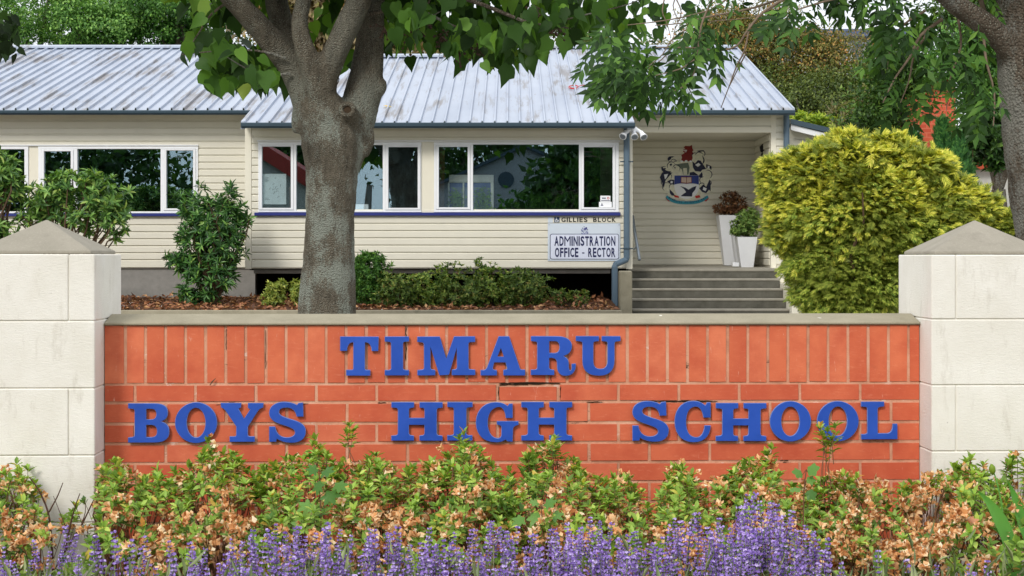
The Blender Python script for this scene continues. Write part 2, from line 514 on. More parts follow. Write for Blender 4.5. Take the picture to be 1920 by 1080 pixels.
def rosettes(cent, axis, k, L, aspect, tmpl=T_SIMPLE, lo=.5, hi=1.35, rng=RNG):
    """k leaves in a whorl round each tip."""
    n = len(cent); ax = unit(axis)
    t = np.where(np.abs(ax[:, 2:3]) > .9, np.array([[1., 0, 0]]), np.array([[0, 0, 1.]]))
    a = unit(np.cross(ax, t)); c = np.cross(ax, a)
    P_, D_, N_, L_ = [], [], [], []
    ph = rng.uniform(0, 6.28, n)
    for j in range(k):
        th = ph + 6.283 * j / k + rng.normal(0, .25, n)
        tilt = rng.uniform(lo, hi, n)
        rad = a * np.cos(th)[:, None] + c * np.sin(th)[:, None]
        d = ax * np.cos(tilt)[:, None] + rad * np.sin(tilt)[:, None]
        nm = ax * np.sin(tilt)[:, None] - rad * np.cos(tilt)[:, None]
        P_.append(cent - ax * (rng.uniform(0, .35, n) * L)[:, None]); D_.append(d); N_.append(nm + rng.normal(0, .15, (n, 3)))
        L_.append(L * rng.uniform(.7, 1.15, n))
    L_ = np.concatenate(L_)
    return leaves_arrays(np.concatenate(P_), np.concatenate(D_), np.concatenate(N_), L_, L_ * aspect, tmpl)

def blob_points(blobs, n, Y, lo=.55, depth=1.0, rng=RNG):
    """Points in the outer part of a union of ellipsoids given in photo pixels at distance Y: (px, py, rx, ry[, dy])."""
    s = Y / F
    B = [(X(b[0], Y), Y + (b[4] if len(b) > 4 else 0), Z(b[1], Y), b[2] * s, b[3] * s) for b in blobs]
    w = np.array([b[3] * b[4] for b in B]); w = w / w.sum()
    idx = rng.choice(len(B), n, p=w)
    Bn = np.array(B)[idx]
    d = rdirs(n, rng); r = rng.uniform(lo ** 3, 1, n) ** (1 / 3)
    ph = rng.uniform(0, 6.28, (len(B), 6))[idx]
    r = r * (.98 + .13 * np.sin(4.3 * d[:, 0] + 2.1 * d[:, 2] + ph[:, 0]) + .11 * np.sin(6.1 * d[:, 2] - 3.3 * d[:, 0] + ph[:, 1]) + .09 * np.sin(9.7 * d[:, 0] + ph[:, 2]) * np.sin(8.9 * d[:, 2] + ph[:, 3]))
    ext = np.stack([Bn[:, 3], (Bn[:, 3] + Bn[:, 4]) * .5 * depth, Bn[:, 4]], 1)
    return Bn[:, :3] + d * ext * r[:, None], unit(d / ext), d

def branches(mb, base, tips, r0, r1, k=4, wob=.12, sides=None):
    base = Vector(base)
    for t in tips:
        t = Vector(t); L = (t - base).length
        pts = []
        for i in range(k + 1):
            u = i / k
            p = base.lerp(t, u)
            p.z += math.sin(u * math.pi) * L * .08
            if 0 < i < k: p += Vector((random.uniform(-1, 1), random.uniform(-1, 1), random.uniform(-.5, .5))) * L * wob * .5
            pts.append(p)
        mb.tube(pts, [r0 + (r1 - r0) * (i / k) ** .7 for i in range(k + 1)], sides or 5, cap=False)

def shrub(name, label, blobs, Y, n, L, aspect, mat, base_px, k=7, tmpl=T_SIMPLE, cat='shrub', stems=14, lo=.5, up=.5,
          group=None, stem_r=.012, stem_mat='twig', tilt=(.5, 1.35), base_z=None):
    bx = X(base_px, Y); bz = .8 if base_z is None else base_z
    t = thing(name, label, cat, (bx, Y, bz), group=group)
    p, nrm, d = blob_points(blobs, n, Y, lo)
    ax = unit(nrm + np.array([[0, 0, up]]) + RNG.normal(0, .3, (n, 3)))
    V, Fc = rosettes(p, ax, k, L, aspect, tmpl, tilt[0], tilt[1])
    leaf_cloud('foliage', [(V, Fc)], mat, t, 'stuff')
    mb = MB()
    sel = p[RNG.choice(n, min(stems, n), replace=False)]
    branches(mb, (bx, Y, bz - .05), sel, stem_r, stem_r * .3)
    mb.obj('stem', M[stem_mat], t)
    return t

def tree(name, label, blobs, Y, clumps, per, L, aspect, mat, trunk_px, base_z, cat='tree', r=.25, lo=.5, clump_r=.5,
         trunk_mat='bark2', group=None, tmpl=T_SIMPLE, limbs=9, depth=1.0, droop=.3, boughs=0, bough_r=1.2):
    bx = X(trunk_px, Y)
    t = thing(name, label, cat, (bx, Y, base_z), group=group)
    p, nrm, d = blob_points(blobs, clumps, Y, lo, depth)
    if boughs:      # rounded boughs: leaf clumps sit on the upper outside of each
        c0, n0, _ = blob_points(blobs, boughs, Y, .55, depth)
        ix = RNG.integers(0, boughs, clumps); dd_ = unit(rdirs(clumps) + np.array([[0, -.25, .45]]))
        p = c0[ix] + dd_ * bough_r * RNG.uniform(.75, 1.05, (clumps, 1)) * np.array([[1.15, 1, .75]]) * RNG.uniform(.7, 1.25, boughs)[ix][:, None]
        nrm = unit(dd_ + n0[ix] * .3)
    n = clumps * per
    off = RNG.normal(0, clump_r * .5, (n, 3)); off[:, 2] *= .7
    pos = np.repeat(p, per, 0) + off
    od = np.repeat(nrm, per, 0)
    dirs = unit(od * .6 + rdirs(n) * .9 + np.array([[0, 0, -droop]]))
    nm = unit(od + np.array([[0, 0, .9]]) + RNG.normal(0, .5, (n, 3)))
    Ls = L * RNG.uniform(.7, 1.25, n)
    V, Fc = leaves_arrays(pos, dirs, nm, Ls, Ls * aspect, tmpl)
    leaf_cloud('crown', [(V, Fc)], mat, t, 'stuff')
    top = p[:, 2].max()
    mb = MB(); base = Vector((bx, Y, base_z - .1))
    zc = p[:, 2].mean(); cx = p[:, 0].mean()
    fork = Vector((bx * .6 + cx * .4, Y, base_z + (zc - base_z) * .55))
    mb.tube([base, base.lerp(fork, .5) + Vector((.06, 0, 0)), fork], [r * 1.25, r, r * .8], 9)
    for q in p[RNG.choice(clumps, min(limbs, clumps), replace=False)]:
        branches(mb, fork, [q], r * .55, r * .08, 4, .1, 6)
    mb.obj('trunk', M[trunk_mat], t)
    return t

# ------------------------------------------------------------------ outlines in the photo's pixels
def path(items, seg=7):
    pts = []
    for it in items:
        if len(it) == 2: pts.append((float(it[0]), float(it[1])))
        else:
            x0, y0 = pts[-1]; x1, y1, x2, y2, x3, y3 = it
            for i in range(1, seg + 1):
                u = i / seg; w = 1 - u
                pts.append((w**3*x0 + 3*w*w*u*x1 + 3*w*u*u*x2 + u**3*x3, w**3*y0 + 3*w*w*u*y1 + 3*w*u*u*y2 + u**3*y3))
    return pts
def ellipse(cx, cy, rx, ry, n=28): return [(cx + rx*math.cos(2*math.pi*i/n), cy + ry*math.sin(2*math.pi*i/n)) for i in range(n)]

def plate(mb, loops, fn, y0, y1, mi=0, side_mi=None):
    """Extruded flat shape: loops of 2-D points (outer, then holes); fn maps (x, y) to (x, z); front at y0, back at y1."""
    L3 = [[Vector((*fn(*p), 0)) for p in lp] for lp in loops]
    tris = tessellate_polygon(L3)
    flat = [v for lp in L3 for v in lp]
    mb.add([(v.x, y0, v.y) for v in flat], tris, mi)
    for lp in L3:
        n = len(lp)
        mb.add([(v.x, y0, v.y) for v in lp] + [(v.x, y1, v.y) for v in lp],
               [(i, (i+1) % n, n + (i+1) % n, n + i) for i in range(n)], mi if side_mi is None else side_mi)

def inset(lp, k):
    # loop moved sideways by k along its vertex normals
    n = len(lp); out = []
    area = sum(lp[i][0] * lp[(i+1) % n][1] - lp[(i+1) % n][0] * lp[i][1] for i in range(n))
    s = 1 if area > 0 else -1
    for i in range(n):
        (x0, y0), (x1, y1), (x2, y2) = lp[i-1], lp[i], lp[(i+1) % n]
        a = Vector((x1-x0, y1-y0)); b = Vector((x2-x1, y2-y1))
        if a.length < 1e-9 or b.length < 1e-9: out.append(lp[i]); continue
        a.normalize(); b.normalize()
        nn = Vector((-(a.y + b.y), a.x + b.x)) * s
        nn = nn / max(nn.length, 1e-6)
        out.append((x1 + nn.x * k, y1 + nn.y * k))
    return out

def text_geo(s, bold=0.0, spacing=1.0):
    """Outline loops of a word in the built-in font as (V, F) in the plane, normalised to 0..1."""
    cu = bpy.data.curves.new('words', 'FONT'); cu.body = s; cu.size = 1; cu.offset = bold; cu.space_character = spacing
    cu.resolution_u = 4
    t = bpy.data.objects.new('words', cu); COL.objects.link(t)
    dg = bpy.context.evaluated_depsgraph_get(); dg.update()
    me = bpy.data.meshes.new_from_object(t.evaluated_get(dg))
    bpy.data.objects.remove(t)
    V = np.array([v.co[:] for v in me.vertices]); Fs = [tuple(p.vertices) for p in me.polygons]
    V = V[:, :2] - V[:, :2].min(0); V = V / V.max(0)
    bpy.data.meshes.remove(me)
    return V, Fs
CHW = {'I': .20, '-': .38, ' ': .34, 'M': 1.0, 'A': .68, 'N': .66, 'D': .64, 'O': .68, 'C': .62, 'G': .68, 'R': .62, 'T': .60, 'S': .60, 'F': .52, 'E': .54, 'L': .50, 'B': .60, 'K': .64}
def text_rect(mb, s, x0, x1, z0, z1, y, bold=0.0, gap=.13, mi=0):
    tot = sum(CHW[c] + gap for c in s) - gap; k = (x1 - x0) / tot; x = x0
    for c in s:
        w = CHW[c] * k
        if c != ' ':
            V, Fs = text_geo(c, 0.0 if c == 'M' else bold)
            a0, a1 = (z0 + (z1-z0)*.38, z0 + (z1-z0)*.50) if c == '-' else (z0, z1)
            mb.add([(x + w*a, y, a0 + (a1-a0)*b) for a, b in V], Fs, mi)
        x += w + gap * k

# ================================================================== SETTING
g = MB()
prof = [(-160, 0), (6.95, 0), (7.0, .5), (400, .5)]
for a, b in zip(prof[:-1], prof[1:]):
    g.add([(-260, a[0], a[1]), (260, a[0], a[1]), (260, b[0], b[1]), (-260, b[0], b[1])], [(0, 1, 2, 3)])
tag(g.obj('ground', M['grassground']), kind='structure')
g = MB(); g.add([(-12, 3.6, .004), (12, 3.6, .004), (12, 6.9, .004), (-12, 6.9, .004)], [(0, 1, 2, 3)])
tag(g.obj('flower_bed', M['soil']), kind='structure')
g = MB(); g.add([(-40, -1.8, .004), (40, -1.8, .004), (40, 3.4, .004), (-40, 3.4, .004)], [(0, 1, 2, 3)])
tag(g.obj('pavement', M['paving']), kind='structure')
g = MB(); g.add([(-120, -13, .004), (120, -13, .004), (120, -2.2, .004), (-120, -2.2, .004)], [(0, 1, 2, 3)])
tag(g.obj('road', M['asphalt']), kind='structure')
g = MB(); g.add([(-30, 7.4, .504), (40, 7.4, .504), (40, 33, .504), (-30, 33, .504)], [(0, 1, 2, 3)])
tag(g.obj('courtyard', M['paving']), kind='structure')
# raised garden bed along the building
bx1 = X(1166, 27.1)
g = MB(); nx, ny = 90, 14
xs = np.linspace(-16, bx1, nx); ys = np.linspace(27.04, 31.28, ny)
vs = [(x, y, .725 + .125 * (y - 27.04) / 4.24 + random.uniform(-.012, .012)) for y in ys for x in xs]
g.add(vs, [(j*nx+i, j*nx+i+1, (j+1)*nx+i+1, (j+1)*nx+i) for j in range(ny-1) for i in range(nx-1)])
tag(g.obj('garden_bed', M['mulch']), kind='structure')
g = MB(); g.cbox(-16, bx1 - .01, 26.88, 27.03, .45, .745, .01)
tag(g.obj('garden_kerb', M['coping']), kind='structure')

# ================================================================== SIGN WALL (turned 1.6 degrees, left end nearer)
YW = 6.74; AW = math.radians(1.6); TW = math.tan(AW)
def wx(px, back=0.0):
    u = (px - 960) / F; return u * (YW / (1 - u * TW)) / math.cos(AW)
def wz(py, px=960): return EYE + (HZ - py) * (YW / (1 - (px - 960) / F * TW)) / F
def wzm(py): return EYE + (HZ - py) * YW / F
XL, XR = wx(195), wx(1725)
wall = thing('sign_wall', 'low orange brick sign wall with blue raised lettering between two cream pillars', 'wall', (0, YW, 0), AW)
ztop = wzm(609)
RECESS = .0035
mb = MB(); mb.box(XL + .002, XR - .002, RECESS, .235, .05, ztop)
mb.obj('mortar', M['mortar'], wall, world=False)
J = .0125
# soldier course and five-plus stretcher courses, every brick its own piece
def brick_variants(w, h, n=4):
    out = []
    for i in range(n):
        b = MB(); c = .0022
        b.cbox(0, w, 0, .09, 0, h, c)
        me = b.mesh('brick'); me.materials.append(M['brick'])
        for v in me.vertices:
            v.co.x += random.uniform(-.0012, .0012) * 8 * .5; v.co.z += random.uniform(-.004, .004); v.co.y += random.uniform(-.0005, .0005)
        out.append(me)
    return out
edges = [195 - 2] + [235 + 37.65 * k for k in range(40)] + [1725 + 2]
z1 = ztop - .003; z0 = wzm(717)
sw = wx(1000) - wx(962.35) - J
SB = brick_variants(1, 1)
SBL = []
for me in SB:
    m2 = me.copy(); m2.materials.clear(); m2.materials.append(M['bricklow']); SBL.append(m2)
def put_brick(xa, xb, za, zb, dy=0, rot=0, low=False):
    o = place('brick', random.choice(SBL if low else SB), wall, (xa, dy + random.uniform(-.0012, .0012), za), (xb - xa, 1, zb - za), (0, rot, 0), world=False)
    return o
SBs = []
for i in range(len(edges) - 1):
    xa = wx(edges[i]) + J / 2; xb = wx(edges[i+1]) - J / 2
    xa = max(xa, XL + .003); xb = min(xb, XR - .003)
    if xb - xa > .012: put_brick(xa, xb, z0 + random.uniform(-.001, .002), z1, 0, random.uniform(-.004, .004))
row_y = [719, 753.8, 793, 830, 867, 904.2, 941.5, 978.8, 1016]
for r in range(len(row_y) - 1):
    za, zb = wzm(row_y[r+1]) + J / 2, wzm(row_y[r]) - J / 2
    start = 253 if r % 2 == 0 else 197.5
    js = [193]
    x = start
    if x - 193 < 20: x += 113.35
    while x < 1718: js.append(x); x += 113.35
    js.append(1727)
    for a, b in zip(js[:-1], js[1:]):
        xa, xb = max(wx(a) + J / 2, XL + .003), min(wx(b) - J / 2, XR - .003)
        zt = zb
        if r == 0 and 925 < a < 940: zt = zb - .008        # the cracked brick under the second word
        if xb - xa > .015: put_brick(xa, xb, za, zt, 0, random.uniform(-.0025, .0025), True)
# plinth below the visible courses
mb = MB(); mb.box(XL + .004, XR - .004, -.004, .22, 0, wzm(1017))
mb.obj('plinth', M['mortar'], wall, world=False)
# open cracks in the joints: dark ragged slots with crumbled edges
mb = MB()
def crack(x0, x1, y, amp=1.0, wid=1.6, seg=9):
    up, dn = [], []
    for i in range(seg + 1):
        x = x0 + (x1 - x0) * i / seg
        c = y + random.uniform(-amp, amp); w = wid * (.25 + random.random()) * (1 if 0 < i < seg else .2)
        up.append((x, c - w)); dn.append((x, c + w))
    plate(mb, [up + dn[::-1]], lambda a, b: (wx(a), wzm(b)), -.0008, .004)
crack(936, 1050, 718.6, .9, 2.0, 14); crack(936, 990, 721, 1, 1.2); crack(1216, 1345, 753.2, .7, 1.2, 14)
crack(404, 420, 757.5, .4, .8, 4); crack(560, 578, 756.5, .4, .8, 4); crack(708, 724, 754.5, .5, .9, 5); crack(1100, 1130, 754, .4, .7, 6)
def vcrack(x, y0, y1, wid=1.2, seg=8):
    l, r = [], []
    for i in range(seg + 1):
        y = y0 + (y1 - y0) * i / seg; c = x + random.uniform(-.7, .7); w = wid * (.2 + random.random()) * (1 if 0 < i < seg else .2)
        l.append((c - w, y)); r.append((c + w, y))
    plate(mb, [l + r[::-1]], lambda a, b: (wx(a), wzm(b)), -.0008, .004)
vcrack(761, 612, 676, 1.0, 12); vcrack(498, 618, 690, .32); vcrack(424, 616, 655, .3); vcrack(935, 724, 750, .8); vcrack(1051, 724, 750, .8)
vcrack(1033, 690, 716, .7)
mb.obj('crack', plain('dark_crack', srgb(44, 36, 28), .95, .1, .3, 60), wall, world=False)
# weathered coping, sloping both ways
zr = EYE + (HZ - 588) * 6.865 / F
mb = MB(); mb.prism([(-.012, ztop), (-.012, wzm(604.5)), (.0, wzm(603)), (.122, zr), (.25, wzm(603)), (.25, ztop)], XL + .002, XR - .002)
me = mb.mesh('coping'); me = bake(me, [('BEVEL', dict(width=.004, segments=2))])
mesh_obj('coping', me, M['coping'], wall, world=False)

LET = {
'T': [[(0,0),(99,0),(98,37),(81,37),(80,22,75,15,64,15),(64,81),(64,84,66,85,69,85),(78,85),(78,100),(16,100),(16,85),(29,85),(32,85,34,84,34,81),(34,15),(24,15,19,22,18,37),(0,37)]],
'I': [[(0,0),(62,0),(62,13),(53,14),(48,14,47,16,47,20),(47,80),(47,84,48,85,53,86),(62,86),(62,100),(0,100),(0,86),(10,86),(15,85,16,84,16,80),(16,20),(16,16,15,14,10,14),(0,13)]],
'M': [[(0,0),(58,0),(74,57),(94,0),(148,0),(148,15),(139,15),(133,15,131,17,131,21),(131,80),(131,84,133,85,139,85),(148,86),(148,100),(88,100),(88,85),(95,85),(99,84,101,83,101,78),(101,29),(81,99),(56,100),(34,27),(34,79),(34,83,36,85,41,85),(46,86),(46,100),(0,100),(0,86),(10,85),(15,85,17,83,17,79),(17,21),(17,17,15,15,10,15),(0,14)]],
'A': [[(46,0),(73,0),(101,82),(102,84,104,85,108,85),(114,85),(114,100),(58,100),(58,86),(64,85),(68,84,68,82,67,79),(64,67),(35,67),(32,79),(31,83,32,85,37,86),(42,86),(42,100),(0,100),(0,86),(8,86),(13,85,15,82,17,78)],[(52,30),(59,52),(43,52)]],
'R': [[(0,0),(66,0),(92,0,105,10,105,25),(105,39,97,47,83,51),(95,55,97,63,97,73),(97,82,98,88,101,88),(105,88,104,80,104,71),(115,70),(117,90,106,102,89,102),(74,102,67,92,67,78),(67,64,66,57,54,56),(47,56),(47,80),(47,84,50,85,54,86),(60,86),(60,100),(0,100),(0,86),(9,86),(15,85,16,84,16,80),(16,20),(16,16,15,14,9,14),(0,13)],[(47,13),(60,13),(70,13,73,19,73,28),(73,38,69,43,60,43),(47,43)]],
'U': [[(0,0),(59,0),(59,13),(52,14),(47,14,45,16,45,20),(45,62),(45,78,51,84,63,84),(75,84,81,78,81,62),(81,20),(81,16,79,14,74,14),(66,13),(66,0),(114,0),(114,13),(106,14),(101,14,99,16,99,20),(99,62),(99,90,84,102,60,102),(32,102,17,90,17,64),(17,20),(17,16,15,14,10,14),(0,13)]],
'B': [[(0,0),(68,0),(92,0,103,8,103,24),(103,36,97,43,85,46),(99,49,107,58,107,72),(107,91,94,100,70,100),(0,100),(0,87),(9,86),(15,85,17,84,17,80),(17,20),(17,16,15,14,9,14),(0,13)],[(47,14),(58,14),(69,14,73,18,73,27),(73,36,69,41,58,41),(47,41)],[(47,55),(58,55),(70,55,75,60,75,71),(75,82,70,86,58,86),(47,86)]],
'O': [ellipse(54,50,54,52.5,40), ellipse(54,50,24,38,36)],
'Y': [[(0,0),(53,0),(52,12),(46,15),(60,40),(76,16),(70,13),(70,0),(110,0),(109,12),(101,14,98,18,95,22),(70,61),(70,80),(70,84,72,85,78,85),(88,85),(88,99),(23,99),(23,85),(33,85),(38,85,40,84,40,80),(40,60),(14,22),(11,17,8,14,1,12)]],
'S': [[(76,0),(88,-1),(89,35),(71,35),(69,18,58,12,45,12),(33,12,26,16,26,23),(26,32,38,35,52,40),(78,47,95,54,95,73),(95,92,80,102,60,102),(42,102,28,97,20,91),(18,99),(0,99),(0,60),(16,60),(18,78,30,88,46,88),(58,88,67,83,67,75),(67,66,52,62,38,57),(14,50,0,42,0,25),(0,8,16,-3,38,-3),(54,-3,66,1,72,5)]],
'G': [[(86,3),(95,3),(95,40),(77,40),(75,22,70,12,60,12),(42,12,31,28,31,52),(31,77,42,92,57,92),(63,92,66,88,66,80),(66,63),(64,59,61,58,54,57),(54,48),(110,48),(110,58),(101,60,98,62,96,68),(95,101),(83,101),(76,96),(70,101,62,103,52,103),(20,103,0,83,0,52),(0,21,20,-1,51,-1),(65,-1,75,3,82,9)]],
'C': [[(85,1),(94,1),(94,40),(75,40),(72,22,66,12,55,12),(38,12,30,28,30,52),(30,76,40,90,57,90),(68,90,76,80,78,60),(94,60),(93,88,76,103,50,103),(18,103,0,82,0,50),(0,19,18,-3,48,-3),(62,-3,72,1,80,9)]],
'H': [[(0,0),(59,0),(59,14),(53,15),(48,15,46,17,46,21),(46,41),(86,41),(86,21),(86,17,84,15,79,15),(73,14),(73,0),(133,0),(133,14),(126,15),(120,15,118,17,118,21),(118,79),(118,83,120,86,126,86),(133,87),(133,100),(73,100),(73,87),(79,86),(84,86,86,83,86,79),(86,59),(46,59),(46,79),(46,83,48,86,53,86),(59,87),(59,100),(0,100),(0,87),(10,86),(15,86,17,83,17,79),(17,21),(17,17,15,15,10,15),(0,14)]],
'L': [[(0,0),(60,0),(60,13),(51,14),(45,15,43,17,43,21),(43,84),(66,84),(78,84,81,76,82,59),(94,59),(94,100),(0,100),(0,86),(9,86),(14,85,16,84,16,80),(16,20),(16,16,14,14,9,14),(0,13)]],
}
for ch, xa, xb, ya, yb in [('T',638,710.3,630.3,703.4),('I',721.6,767.2,630.3,703),('M',782.5,891,630.3,703),('A',901,984.5,630,703.5),
        ('R',995,1079.3,630,703),('U',1079,1162.7,630,703),('B',241.6,319,754,827),('O',329.4,408.3,754,826.5),('Y',414.7,494.8,753.7,827),
        ('S',505.3,574,754,827),('H',733.9,830,753,825),('I',838.5,886,753,825),('G',892,972,754,826.5),('H',977,1072.4,753,825.5),
        ('S',1185,1253,754,827),('C',1264,1331.6,754,827.5),('H',1341,1435.5,756,827.5),('O',1442,1519.3,754.5,827),('O',1530.5,1608.3,754.5,827),('L',1613,1680.8,754,825)]:
    loops = [path(l) for l in LET[ch]]
    wmax = max(p[0] for p in loops[0]); kx = (xb - xa) / wmax; ky = (yb - ya) / 100.0
    cxm = wx((xa + xb) / 2); czm = wzm((ya + yb) / 2)
    mb = MB()
    fl_ = lambda a, b: (wx(xa + a * kx) - cxm, wzm(ya + b * ky) - czm)
    kk = .75 / kx
    front = [inset(lp, kk if i == 0 else -kk) for i, lp in enumerate(loops)]
    L3 = [[Vector((*fl_(*p), 0)) for p in lp] for lp in front]
    mb.add([(v.x, -.0172, v.y) for lp in L3 for v in lp], tessellate_polygon(L3), 0)
    for a, b in zip(loops, front):
        n_ = len(a); pa3 = [fl_(*p) for p in a]; pb3 = [fl_(*p) for p in b]
        mb.add([(x, -.0172, z) for x, z in pb3] + [(x, -.0158, z) for x, z in pa3] + [(x, -.007, z) for x, z in pa3],
               [(i, (i+1) % n_, n_ + (i+1) % n_, n_ + i) for i in range(n_)] + [(n_ + i, n_ + (i+1) % n_, 2*n_ + (i+1) % n_, 2*n_ + i) for i in range(n_)], 1)
    o = mb.obj('letter', [M['letter'], M['letteredge']], wall, world=False)
    o.location = (cxm, random.uniform(-.001, .001), czm); o.rotation_euler = (0, random.uniform(-.006, .006), 0)
# small dead twig caught in the joint
mb = MB(); mb.tube([(wx(394), -.006, wzm(721)), (wx(399), -.012, wzm(714)), (wx(405), -.008, wzm(708))], [.0015, .003, .001], 5)
tag(mb.obj('twig', M['twig']), 'tiny dark twig caught on the brick wall below the upright bricks', 'twig')
bpy.data.objects['twig'].location = (0, YW, 0); bpy.data.objects['twig'].rotation_euler = (0, 0, AW)

# ------------------------------------------------------------------ pillars
def pillar(px_side, left):
    xs = wx(px_side); w = .487; y0, y1 = -.17, .335
    xa, xb = (xs - w, xs) if left else (xs, xs + w)
    k = 1 if left else 0
    lab = 'cream stone block gate pillar with pyramid cap, under the broad pale rhododendron' if left else \
          'cream stone block gate pillar with pyramid cap, beside the golden conifer'
    base = Matrix.Rotation(AW, 3, 'Z') @ Vector(((xa + xb) / 2, (y0 + y1) / 2, 0)) + Vector((0, YW, 0))
    t = thing('gate_pillar', lab, 'pillar', base, AW, 'pillars at the ends of the brick wall')
    hw, hd = w / 2, (y1 - y0) / 2
    mb = MB(); mb.box(-hw + .006, hw - .006, -hd + .006, hd - .006, 0, EYE)
    mb.obj('mortar', M['stone'], t, world=False)
    yf = YW - .17
    zs = [EYE + (HZ - y) * 6.57 / F for y in ((476, 601, 726.5, 851.5, 976.5, 1101, 1226) if left else (477, 599.5, 724, 849, 974, 1099, 1224))]
    zs = zs + [0.0]
    jx = (131, 1795)[0 if left else 1]
    jl = (jx - 960) * 6.57 / F - base.x
    g2 = .0014
    for i in range(len(zs) - 1):
        za, zb = zs[i+1] + g2, zs[i] - g2
        if zb - za < .02: continue
        parts = [(-hw, jl - g2, -hd, hd), (jl + g2, hw, -hd, hd)] if i % 2 == 0 else [(-hw, hw, -hd, .02 - g2), (-hw, hw, .02 + g2, hd)]
        for (a, b, c, d) in parts:
            m_ = MB(); m_.cbox(a, b, c + random.uniform(-.001, .001), d, za, zb, .0035)
            m_.obj('block', M['stone'], t, world=False)
    hb = hw - .018; hbd = hd - .018
    zt = zs[0]; za = EYE + (HZ - 412) * 6.82 / F
    mb = MB()
    mb.add([(-hb,-hbd,zt),(hb,-hbd,zt),(hb,hbd,zt),(-hb,hbd,zt),(-hb,-hbd,zt+.012),(hb,-hbd,zt+.012),(hb,hbd,zt+.012),(-hb,hbd,zt+.012),(0,0,za)],
           [(0,1,5,4),(1,2,6,5),(2,3,7,6),(3,0,4,7),(4,5,8),(5,6,8),(6,7,8),(7,4,8),(0,3,2,1)])
    me = bake(mb.mesh('cap'), [('BEVEL', dict(width=.004, segments=2))])
    mesh_obj('cap', me, M['cap'], t, world=False)
pillar(195, True); pillar(1725, False)

# ================================================================== SCHOOL BUILDING
YB, YM, YP = 30.0, 31.3, 33.3           # bay wall, main wall, back wall of the porch
bld = thing('school_building', 'cream weatherboard school office with pale ribbed steel roof', 'building', (-3, YB, .8))
def board_mesh(p):
    b = MB(); b.prism([(0, 0), (-.001, 0), (-.001, .018), (-.024, .020), (-.024, p - .014), (-.008, p), (0, p)], 0, 1)
    me = b.mesh('weatherboard'); me.materials.append(M['cream']); return me
BOARDS = {}
def boards(Y, x0, x1, zb, zt, p, holes=(), axis='x', first=None):
    """Rows of weatherboards from zb up to zt between x0 and x1, left out where a hole (x0, x1, z0, z1) is."""
    z = zb; i = 0
    while z < zt - .03:
        ph = first if (i == 0 and first) else p
        ph = min(ph, zt - z)
        key = round(ph, 3)
        if key not in BOARDS: BOARDS[key] = board_mesh(ph)
        iv = [(x0, x1)]
        for h in holes:
            if min(h[3], z + ph) - max(h[2], z) > ph * .45:
                nv = []
                for a, b in iv:
                    if h[1] <= a or h[0] >= b: nv.append((a, b)); continue
                    if h[0] > a: nv.append((a, h[0]))
                    if h[1] < b: nv.append((h[1], b))
                iv = nv
        for a, b in iv:
            if b - a < .03: continue
            if axis == 'x': place('weatherboard', BOARDS[key], bld, (a, Y, z), (b - a, 1, 1))
            else: place('weatherboard', BOARDS[key], bld, (Y, b, z), (b - a, 1, 1), (0, 0, -math.pi / 2))
        z += ph; i += 1
def lining(Y, x0, x1, z0, z1, holes):
    """Wall core behind the boards with the window openings left out."""
    mb = MB()
    xs = sorted({x0, x1, *[h[0] for h in holes], *[h[1] for h in holes]}); zs = sorted({z0, z1, *[h[2] for h in holes], *[h[3] for h in holes]})
    for a, b in zip(xs[:-1], xs[1:]):
        for c, d in zip(zs[:-1], zs[1:]):
            m_, q = (a + b) / 2, (c + d) / 2
            if any(h[0] < m_ < h[1] and h[2] < q < h[3] for h in holes): continue
            mb.box(a, b, Y + .002, Y + .1, c, d)
    return mb.obj('wall', M['cream'], bld)

def hole(px0, px1, py0, py1, Y): return (X(px0, Y), X(px1, Y), Z(py1, Y), Z(py0, Y))
WIN = {  # outer casing and the panes (px): kind c = opening casement, f = fixed
 'bayA': (YB, (485, 790, 267, 398), [('c',492,546,275,390),('f',556,718,272,395),('c',728.5,783.5,276,390)]),
 'bayB': (YB, (814, 1160, 267, 398), [('c',823,877,275.5,389),('f',887,1085.5,271,395),('c',1094.5,1148.5,276,389)]),
 'left': (YM, (73, 372, 275, 400), [('c',84,134,284,391),('f',146,302,279.5,397),('c',313,363,282.5,391)]),
 'far': (YM, (-230, 54, 275, 400), [('c',-219,-169,284,391),('f',-157,-62,280,397),('f',-50,47,280,397)]),
}
holes_bay = [hole(*WIN['bayA'][1], YB), hole(790, 814, 267, 398, YB), hole(*WIN['bayB'][1], YB)]
holes_main = [hole(*WIN['left'][1], YM), hole(54, 73, 275, 400, YM), hole(*WIN['far'][1], YM)]
pB = 13.6 * YB / F; pM = 13.05 * YM / F; pP = 12.25 * YP / F
bxa, bxb = X(461, YB), X(1184.5, YB)
boards(YB, bxa + .105, bxb - .105, Z(503.5, YB), Z(239, YB), pB, holes_bay, first=15.7 * YB / F)
lining(YB, bxa, bxb, Z(503.5, YB), Z(238, YB), holes_bay)
mxl = -14.0
boards(YM, mxl, bxa - .0, Z(503, YM), Z(213, YM), pM, holes_main, first=15.2 * YM / F)
lining(YM, mxl, bxa, Z(503, YM), Z(213, YM), holes_main)
# corner boards of the bay
mb = MB(); mb.cbox(bxa - .012, bxa + .1, YB - .028, YB + .05, Z(504.5, YB), Z(239, YB), .004)
mb.obj('corner_board', M['creamlight'], bld)
mb = MB(); mb.cbox(bxb - .1, bxb + .012, YB - .028, YB + .05, Z(504.5, YB), Z(239, YB), .004)
mb.obj('corner_board', M['creamlight'], bld)
mb = MB(); mb.box(bxb - .04, bxb, YB + .05, YP, Z(504, YB), Z(239, YB)); mb.box(bxa, bxa + .04, YB + .05, YM, Z(504, YB), Z(239, YB))
mb.obj('bay_side_wall', M['cream'], bld)
